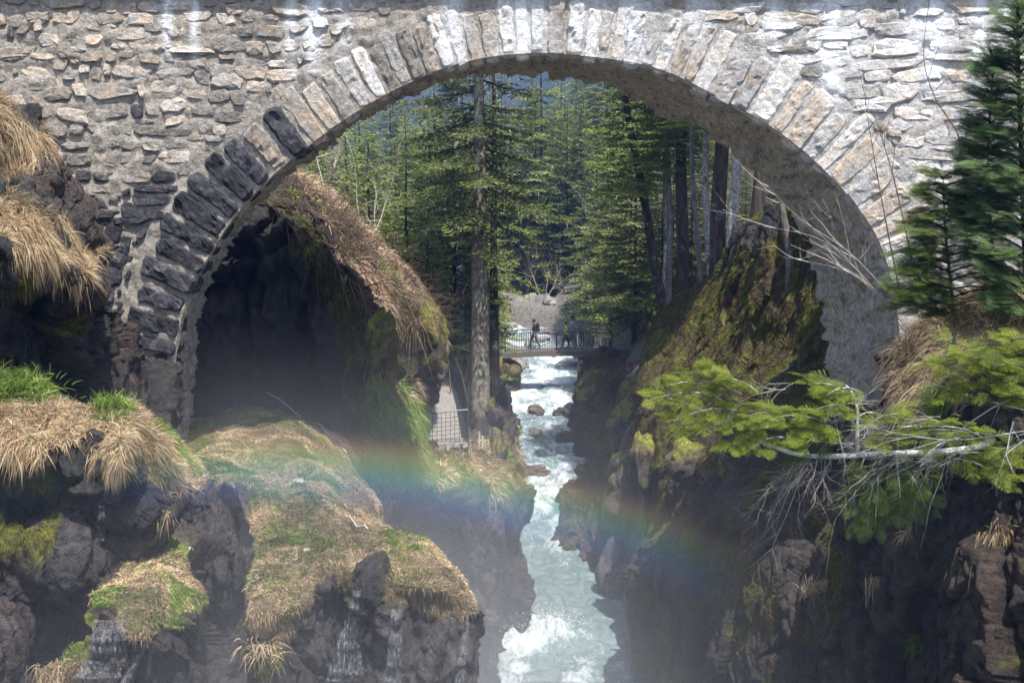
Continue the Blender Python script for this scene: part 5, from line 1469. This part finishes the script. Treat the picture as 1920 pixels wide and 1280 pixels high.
for (px, py, d, sz, sd, lab) in [(340, 862, 18.6, (.06, .08, .13), 71, 'small upright white stone where the ledge meets the terrace'), (560, 903, None, (.10, .08, .06), 72, 'white stone lying on the terrace below the hump'), (575, 1030, None, (.06, .05, .03), 73, 'small pale stone in the middle of the terrace'), (425, 925, None, (.06, .05, .04), 74, 'pale pebble at the left rim of the terrace')]:
    c = U(px, py, d) if d else hit(px, py)[0]
    if c is not None: boulder('white_stone', c, sz, sd, lab, (.5, .48, .46), 0, 2, wet=0)

# gravel path beside the river with mesh fence
pl = [(775, 836, 35.5), (800, 770, 41), (818, 725, 46), (826, 695, 51), (838, 672, 58)]
pr = [(878, 832, 35.8), (866, 770, 41), (853, 728, 46), (840, 697, 51), (848, 672, 58)]
Lp = catmull(np.array([U(*p) for p in pl]), 60); Rp = catmull(np.array([U(*p) for p in pr]), 60)
zz = (Lp[:, 2] + Rp[:, 2]) / 2; V = []
for i in range(60):
    for j in range(12):
        p = Lp[i] + (Rp[i] - Lp[i]) * j / 11; p[2] = zz[i] + .02; V.append(p)
V = np.array(V); V[:, 2] += fbm(V, 2.5, 4, 260) * .05
idx = np.arange(720).reshape(60, 12)
q = np.stack([idx[:-1, :-1], idx[:-1, 1:], idx[1:, 1:], idx[1:, :-1]], -1).reshape(-1, 4)
me = mesh_np('path', V, q); tag(obj('path', me, M['gravel']), kind='structure')
mb = MB(); 
for i in range(0, 59):
    pass
wallv = []; 
# low block edge at the near end of the path
rr = np.random.default_rng(31)
for i in range(7):
    c = U(782 + i * 15, 838, 35.6); boulder('edging_stone', c, (.11, .12, .09), 90 + i, 'rough stone edging the near end of the path', (.3, .28, .26), 0, 2, group='stones edging the path', wet=0)

def mesh_fence(name, label, base_pts, H, parent_label=None, cell=.14, wire=.006, post=.028):
    P = [np.array(p) for p in base_pts]
    e = empty(name, tuple(P[0])); tag(e, label, 'fence')
    for p in P:
        mb = MB(); mb.tube([p - [0, 0, .3], p + [0, 0, H]], post, 6); pobj('post', mb.mesh('post', M['metal']), None, e)
    for a, b in zip(P[:-1], P[1:]):
        mb = MB(); mb.tube([a + [0, 0, H], b + [0, 0, H]], post * .9, 6); pobj('top_rail', mb.mesh('top_rail', M['metal']), None, e)
        mb = MB(); n = max(2, int(np.linalg.norm(b - a) / cell))
        for i in range(1, n):
            t = i / n; p = a + (b - a) * t; mb.tube([p + [0, 0, .03], p + [0, 0, H]], wire, 3, cap=False)
        for j in range(int(H / cell)):
            z = .05 + j * cell; mb.tube([a + [0, 0, z], b + [0, 0, z]], wire, 3, cap=False)
        pobj('wire_mesh', mb.mesh('wire_mesh', M['metal']), None, e)
Rr = [Rp[i] for i in (2, 14, 26, 38, 50)]
mesh_fence('path_fence', 'dark green wire-mesh fence along the river side of the path', Rr, 1.15, cell=.085, wire=.012)
mesh_fence('path_barrier', 'low wire-mesh barrier across the near end of the path', [Lp[1] - [.1, 0, .1], Rp[1]], .95, cell=.12, wire=.008)
mb = MB()
for i, (px, py) in enumerate([(898, 838), (904, 842)]):
    c, n_ = hit(px, py)
    if c is not None:
        mb = MB(); mb.tube([c - [0, 0, .1], c + [.01, 0, .42]], .025, 7)
        tag(mb.build('marker_post', M['post']), ['short pale post on the grassy edge below the path, the left of a pair', 'short pale post on the grassy edge below the path, the right of a pair'][i], 'post')

# footbridge
FD = 66.0
e = empty('footbridge', tuple(U(1060, 680, FD))); tag(e, 'slightly arched footbridge with iron railings over the rapids', 'bridge')
xa, xb = U(945, 660, FD)[0], U(1245, 660, FD)[0]
zdk = U(1060, 661, FD)[2]
def dk(x): 
    t = (x - xa) / (xb - xa); return zdk + .10 - .9 * (t - .38) ** 2
n = 44; wb = (xb - xa) / n
for i in range(n):
    x = xa + (i + .5) * wb; mb = MB(); mb.box((x, FD + .75, dk(x)), (wb / 2 - .008, .78, .03)); pobj('plank', mb.mesh('plank', M['deck']), None, e)
for yy in (FD, FD + 1.5):
    mb = MB()
    xs_ = np.linspace(xa, xb, 25); Vb = []
    for x in xs_:
        z = dk(x) - .035
        for (oy, oz) in ((-.05, 0), (.05, 0), (.05, -.24), (-.05, -.24)): Vb.append((x, yy + oy, z + oz))
    Fb = []
    for i in range(24):
        for k in range(4): Fb.append((i * 4 + k, i * 4 + (k + 1) % 4, (i + 1) * 4 + (k + 1) % 4, (i + 1) * 4 + k))
    mb.add(Vb, Fb); pobj('beam', mb.mesh('beam', M['timber']), None, e)
    mb = MB(); mb.tube([(x, yy, dk(x) + .98) for x in xs_], .028, 6); rl = pobj('railing', mb.mesh('railing', M['rail']), None, e)
    mb = MB(); mb.tube([(x, yy, dk(x) + .10) for x in xs_], .02, 5); pobj('bottom_rail', mb.mesh('bottom_rail', M['rail']), None, rl)
    nbal = 68
    for i in range(nbal):
        x = xa + (xb - xa) * (i + .5) / nbal; mb = MB(); th = .028 if i % 11 == 0 else .008
        mb.tube([(x, yy, dk(x) + .03), (x, yy, dk(x) + 1.0)], th, 4); pobj('post' if i % 11 == 0 else 'baluster', mb.mesh('baluster', M['rail']), None, rl)
boulder('bank_boulder', (xa + .1, FD + .8, zdk - 1.35), (.95, 1.3, 1.0), 131, 'dark mossy rock that carries the left end of the footbridge', (.07, .06, .05), .6)
boulder('bank_boulder', (xb - 1.1, FD + .8, zdk - 1.4), (1.3, 1.3, 1.0), 132, 'dark mossy rock that carries the right end of the footbridge', (.07, .06, .05), .6)
mb = MB(); mb.box((U(1085, 700, FD)[0] + .15, FD + .75, zdk - 2.0), (.16, .6, 1.6)); pobj('pier', mb.mesh('pier', M['bark_grey']), None, e)

# people on the footbridge
def person(label, px, H, pose, cloth, trousers, hair, facing=1, arms=((-.22, .18), (.2, -.15))):
    """one skinned body; pose = stride in metres"""
    x = U(px, 660, FD)[0]; z0 = dk(x) + .03; y0 = FD + .75
    s = H / 1.75; f = facing
    J = {}; E = []; Rr_ = {}
    def j(n, x, y, z, r, p=None):
        J[n] = (x * f, y, z); Rr_[n] = r
        if p: E.append((p, n))
    lean = .04
    j('pelvis', 0, 0, .93, .15); j('belly', lean * .4, 0, 1.08, .135, 'pelvis'); j('chest', lean, 0, 1.28, .165, 'belly'); j('neck0', lean, 0, 1.45, .075, 'chest'); j('neck', lean + .02, 0, 1.52, .06, 'neck0')
    j('head', lean + .04, 0, 1.60, .095, 'neck'); j('crownh', lean + .035, 0, 1.69, .085, 'head')
    j('nose', lean + .14, 0, 1.60, .018, 'head')
    st = pose
    for sg, nm, ft in ((1, 'l', st), (-1, 'r', -st)):
        j('hip' + nm, ft * .06, .09 * sg, .88, .105, 'pelvis')
        kx = ft * .5 + .05; j('knee' + nm, kx, .09 * sg, .50, .068, 'hip' + nm)
        lift = .05 if ft < 0 else 0
        j('ank' + nm, ft, .09 * sg, .09 + lift, .045, 'knee' + nm); j('toe' + nm, ft + .15, .10 * sg, .035, .038, 'ank' + nm)
        a1, a2 = arms[0] if sg > 0 else arms[1]
        j('sh' + nm, lean, .19 * sg, 1.40, .07, 'chest'); j('el' + nm, lean + a1 * .6, .25 * sg, 1.13, .045, 'sh' + nm)
        j('wr' + nm, lean + a1 * .6 + a2, .23 * sg, .92, .030, 'el' + nm)
        wx = lean + a1 * .6 + a2 * 1.05
        j('palm' + nm, wx + .01, .225 * sg, .85, .030, 'wr' + nm)
        for k in range(4): j('fin%d' % k + nm, wx + .03 * (k - 1.5) * .8 + .01, .22 * sg, .77 - .01 * abs(k - 1.5), .009, 'palm' + nm)
        j('thumb' + nm, wx + .05, .20 * sg, .83, .010, 'palm' + nm)
    names = list(J); V = [tuple(c * s for c in J[n]) for n in names]
    me = bpy.data.meshes.new('body'); me.from_pydata(V, [(names.index(a), names.index(b)) for a, b in E], [])
    o = obj('person', me); 
    sk = o.modifiers.new('skin', 'SKIN'); sb = o.modifiers.new('sub', 'SUBSURF'); sb.levels = 1; sb.render_levels = 1
    for i, n in enumerate(names):
        d = me.skin_vertices[0].data[i]; d.radius = (Rr_[n] * s, Rr_[n] * s); d.use_root = (n == 'pelvis')
    dg = bpy.context.evaluated_depsgraph_get(); m2 = bpy.data.meshes.new_from_object(o.evaluated_get(dg))
    bpy.data.objects.remove(o)
    for m in (cloth, trousers, M['skin'], M['rail']): m2.materials.append(m)
    for p in m2.polygons:
        c = p.center / s; p.use_smooth = True
        p.material_index = 2 if (c.z > 1.50 or (abs(c.y) > .17 and c.z < .93 and c.z > .7)) else (3 if c.z < .10 else (1 if c.z < .96 and abs(c.y) < .2 else 0))
    o = obj('person', m2, None, None, (x, y0, z0)); tag(o, label, 'person')
    hb_ = MB()
    import bmesh
    bm = bmesh.new(); bmesh.ops.create_icosphere(bm, subdivisions=2, radius=.115 * s)
    for v in bm.verts:
        v.co.x = v.co.x * 1.0 - f * .02 * s; v.co.z = v.co.z * .95 + .03 * s
    bmesh.ops.delete(bm, geom=[v for v in bm.verts if (v.co.x * f > .055 * s and v.co.z < .07 * s) or v.co.z < -.06 * s], context='VERTS')
    mh = bpy.data.meshes.new('hair'); bm.to_mesh(mh); bm.free(); mh.materials.append(hair)
    obj('hair', mh, None, o, ((lean + .04) * f * s, 0, 1.635 * s))
    return o, s
blk = mat_plain('black_cloth', (.015, .015, .018), .8); jeans = mat_plain('blue_jeans', (.05, .08, .13), .85); dkh = mat_plain('dark_hair', (.015, .012, .01), .6)
yel = mat_plain('yellow_green_jacket', (.42, .55, .14), .7); grey = mat_plain('grey_shirt', (.32, .36, .42), .8); khaki = mat_plain('grey_trousers', (.13, .14, .14), .8); red = mat_plain('red_sleeve', (.4, .1, .1), .8)
o, s = person('person in black jacket and blue jeans striding alone on the left of the footbridge', 1003, 1.58, .33, blk, jeans, dkh, -1)
def backpack(label, px, H, f, m, name='backpack'):
    x = U(px, 660, FD)[0]; s = H / 1.75
    import bmesh
    bm = bmesh.new(); bmesh.ops.create_cube(bm, size=1.0)
    for v in bm.verts: v.co.x *= .20 * (1.15 if v.co.z < 0 else .85); v.co.y *= .32; v.co.z *= .50
    bmesh.ops.bevel(bm, geom=bm.edges[:], offset=.05, segments=3, affect='EDGES')
    me = bpy.data.meshes.new(name); bm.to_mesh(me); bm.free(); me.materials.append(m)
    tag(obj(name, me, None, None, (x - f * .165 * s, FD + .75, dk(x) + .03 + 1.25 * s)), label, 'backpack')
backpack('black backpack worn by the striding person on the left', 1003, 1.58, -1, blk)
person('small person in yellow-green jacket and dark trousers in the middle of the footbridge', 1063, 1.42, .26, yel, blk, dkh, -1)
person('taller person in grey shirt walking just behind the yellow-green jacket', 1075, 1.72, .24, grey, khaki, dkh, -1)

# fallen stalks on the terrace
r = np.random.default_rng(61)
for (x0, y0, x1, y1, lab) in [(500, 742, 655, 850, 'long dry stalk lying across the shaded ground under the arch'), (595, 800, 650, 858, 'shorter dry stalk beside the long one under the arch'), (648, 978, 690, 1003, 'broken brown stick lying on the terrace edge')]:
    a, _ = hit(x0, y0); b, _ = hit(x1, y1)
    if a is None or b is None: continue
    mb = MB(); pts = [a + (b - a) * t + [0, 0, .08 + .05 * math.sin(t * 9)] for t in np.linspace(0, 1, 7)]
    mb.tube(pts, .014, 5); tag(mb.build('dry_stalk', M['twig_pale']), lab, 'stick')

# little waterfalls and a painted water sheen on the near rocks
wm = NT('thin_water_with_glints'); p_ = wm.pos(); nz = wm.noise(wm.mapv(p_, (14, 14, 1.0)), 3.0, 7, .8, 1.5)
cc_ = wm.mix(wm.rng(nz, .42, .6), (.10, .11, .12, 1), (.55, .58, .62, 1)); WM = wm.done(cc_, .2, wm.bump(nz, .05), .5)  # pale specks paint the glints of the water into its colour
tr = wm.n.new('ShaderNodeBsdfTransparent'); mx = wm.n.new('ShaderNodeMixShader'); wm.l.new(wm.rng(nz, .44, .64, .0, .75), mx.inputs[0]); wm.l.new(tr.outputs[0], mx.inputs[1]); wm.l.new(wm.b.outputs[0], mx.inputs[2]); wm.l.new(mx.outputs[0], wm.out.inputs[0])
def trickle(label, pts, w0, w1, seed):
    r = np.random.default_rng(seed); P_ = catmull(np.array(pts, float), 60); L_, R_ = [], []
    for i, (px, py) in enumerate(P_):
        c, n_ = hit(px, py)
        if c is None: return
        w = (w0 + (w1 - w0) * i / 59) * (1 + .35 * r.normal() * .4)
        c = c * (1 - .10 / np.linalg.norm(c)) ; L_.append(c - [w / 2, 0, 0]); R_.append(c + [w / 2, 0, 0])
    Lm, Rm = np.array(L_), np.array(R_)
    for A in (Lm, Rm):
        for _ in range(3): A[1:-1] = (A[:-2] + A[1:-1] * 2 + A[2:]) / 4
    K = 6; V = np.concatenate([(Lm * (1 - k / K) + Rm * k / K + np.array([0, -.05 * math.sin(math.pi * k / K), 0]))[:, None] for k in range(K + 1)], 1)
    V = V + (fbm(V, 6, 3, seed) * .03)[..., None] * np.array([0, 1, 0])
    idx = np.arange(60 * (K + 1)).reshape(60, K + 1); q = np.stack([idx[:-1, :-1], idx[1:, :-1], idx[1:, 1:], idx[:-1, 1:]], -1).reshape(-1, 4)
    tag(obj('waterfall', mesh_np('waterfall', V.reshape(-1, 3), q), WM), label, 'waterfall')
trickle('fan of thin water running down the rock below the terrace, left of three', [(672, 1105), (665, 1160), (655, 1220), (645, 1275)], .12, .5, 1)
trickle('straight white thread of water down the rock under the terrace, middle of three', [(745, 1140), (742, 1190), (738, 1240), (735, 1290)], .14, .22, 2)
trickle('thin thread of water at the right corner of the terrace rock', [(877, 1150), (872, 1200), (866, 1240), (860, 1290)], .05, .14, 3)
trickle('short white trickle under the straw ledge at the left', [(193, 945), (190, 975), (186, 1012)], .10, .16, 4)
trickle('wet streak low on the rock buttress, silvery sheen in its colour', [(205, 1160), (200, 1210), (180, 1285)], .35, .6, 5)
trickle('fine thread between the two rocks at the lower left', [(258, 1240), (240, 1265), (228, 1290)], .06, .1, 6)

# spray thrown up by the breaking wave
r = np.random.default_rng(81); n = 1100
X_ = .7 + r.normal(size=n) * .7; Y_ = 36.2 + r.normal(size=n) * .35; Z_ = -12.55 + np.abs(r.normal(size=n)) * .26 * np.exp(-((X_ - .7) / 1.2) ** 2) + .05
c = np.stack([X_, Y_, Z_], -1); s_ = r.uniform(.004, .014, (n, 1, 1))
tet = np.array([[1, 1, 1], [1, -1, -1], [-1, 1, -1], [-1, -1, 1]], float)
V = c[:, None, :] + tet[None] * s_
b = np.arange(n)[:, None] * 4; Fq = np.concatenate([b + np.array(t) for t in ((0, 1, 2), (0, 3, 1), (0, 2, 3), (1, 3, 2))])
tag(obj('spray', mesh_np('spray', V.reshape(-1, 3), Fq), mat_plain('white_spray', (.8, .83, .85), .4)), 'white droplets thrown up by the breaking wave', 'spray', None, 'stuff')

# ---- mist over the gorge, and the bow in it
def box_mesh(name, lo, hi):
    mb = MB(); lo, hi = np.array(lo, float), np.array(hi, float); mb.box(tuple((lo + hi) / 2), tuple((hi - lo) / 2)); return mb.mesh(name)
mt = NT('drifting_mist'); mt.n.remove(mt.b)
p_ = mt.pos(); sp = mt.node('ShaderNodeSeparateXYZ'); mt.l.new(p_, sp.inputs[0])
def gauss(t, v, c0, s0):
    g = t.math('DIVIDE', t.math('SUBTRACT', v, c0), s0); return t.math('POWER', 2.718, t.math('MULTIPLY', t.math('MULTIPLY', g, g), -1.0))
nz = mt.noise(mt.mapv(p_, (1, 1, .6)), .33, 3, .6, .8)
g = mt.math('MULTIPLY', gauss(mt, sp.outputs[0], -2.7, 4.2), mt.rng(sp.outputs[2], -1.5, -10.0, 0.0, 1.0))
g = mt.math('MULTIPLY', g, mt.rng(nz, .30, .70, .35, 1.5))
g = mt.math('MULTIPLY', g, gauss(mt, sp.outputs[1], 20.0, 8.5))
MIST_K = mt.math('MULTIPLY', g, 0.06)
pv = mt.node('ShaderNodeVolumePrincipled'); pv.inputs['Color'].default_value = (.93, .96, 1.0, 1); mt.l.new(MIST_K, pv.inputs['Density']); pv.inputs['Anisotropy'].default_value = 0.0
mt.l.new(pv.outputs[0], mt.out.inputs['Volume'])
o = obj('mist', box_mesh('mist', (-9.5, 10.5, -21), (7.0, 42, -1.5)), mt.mat); tag(o, 'pale sunlit mist rising out of the gorge', 'mist', None, 'stuff')

# the bow standing in the spray: a shallow arched band of coloured droplets
RD, RR = 13.0, 12.9
cb = U(440, 822, RD); CX, CZ = float(cb[0]), float(cb[2]) - RR + 0.0
rb_ = NT('rainbow_droplets'); rb_.n.remove(rb_.b)
p_ = rb_.pos(); sp = rb_.node('ShaderNodeSeparateXYZ'); rb_.l.new(p_, sp.inputs[0])
dx_ = rb_.math('SUBTRACT', sp.outputs[0], CX); dz_ = rb_.math('SUBTRACT', sp.outputs[2], CZ)
rr_ = rb_.math('SQRT', rb_.math('ADD', rb_.math('MULTIPLY', dx_, dx_), rb_.math('MULTIPLY', dz_, dz_)))
f_ = rb_.rng(rr_, RR - .72, RR + .12); [setattr(n, 'interpolation_type', 'LINEAR') for n in rb_.n if n.type == 'MAP_RANGE']
colr_ = rb_.ramp(f_, [(0.0, (.35, .4, .95)), (.28, (.25, .5, 1.0)), (.48, (.3, .9, .8)), (.62, (.55, .95, .4)), (.76, (1., .85, .35)), (.9, (1., .5, .25)), (1.0, (.9, .3, .2))])
den = rb_.ramp(f_, [(0.0, 0.0), (.22, .75), (.5, .9), (.75, .8), (1.0, 0.0)])
fade = rb_.math('MULTIPLY', rb_.rng(sp.outputs[0], 2.7, -0.2, 0, 1), rb_.rng(sp.outputs[0], -4.4, -2.6, 0.06, 1))
nz = rb_.noise(p_, .8, 2)
den = rb_.math('MULTIPLY', rb_.math('MULTIPLY', den, fade), rb_.math('MULTIPLY', rb_.rng(nz, .3, .7, .6, 1.2), 0.24))
pv = rb_.node('ShaderNodeVolumePrincipled'); rb_.l.new(colr_, pv.inputs['Color']); rb_.l.new(den, pv.inputs['Density'])
rb_.l.new(pv.outputs[0], rb_.out.inputs['Volume'])
mb = MB(); n = 48; Vb = []; Fb = []
for i in range(n + 1):
    a = rad(90 + 26 - 52 * i / n)
    for (r_, y_) in ((RR - .78, RD - .35), (RR + .16, RD - .35), (RR + .16, RD + .35), (RR - .78, RD + .35)):
        Vb.append((CX + r_ * math.cos(a), y_, CZ + r_ * math.sin(a)))
for i in range(n):
    for k in range(4): Fb.append((i * 4 + k, (i + 1) * 4 + k, (i + 1) * 4 + (k + 1) % 4, i * 4 + (k + 1) % 4))
Fb.append((3, 2, 1, 0)); Fb.append(tuple(n * 4 + k for k in range(4)))
mb.add(Vb, Fb)
o = mb.build('rainbow', rb_.mat); tag(o, 'faint rainbow arching through the mist above the gorge', 'rainbow', None, 'stuff')

# ---- air: distance turns things blue
hz = NT('mountain_air'); hz.n.remove(hz.b)
pv = hz.node('ShaderNodeVolumePrincipled'); pv.inputs['Color'].default_value = (.13, .36, 1.0, 1); pv.inputs['Density'].default_value = 0.0004
hz.l.new(pv.outputs[0], hz.out.inputs['Volume'])
o = obj('haze', box_mesh('haze', (-440, -170, -33), (440, 780, 245)), hz.mat); tag(o, 'blue mountain haze filling the valley', 'haze', None, 'stuff')
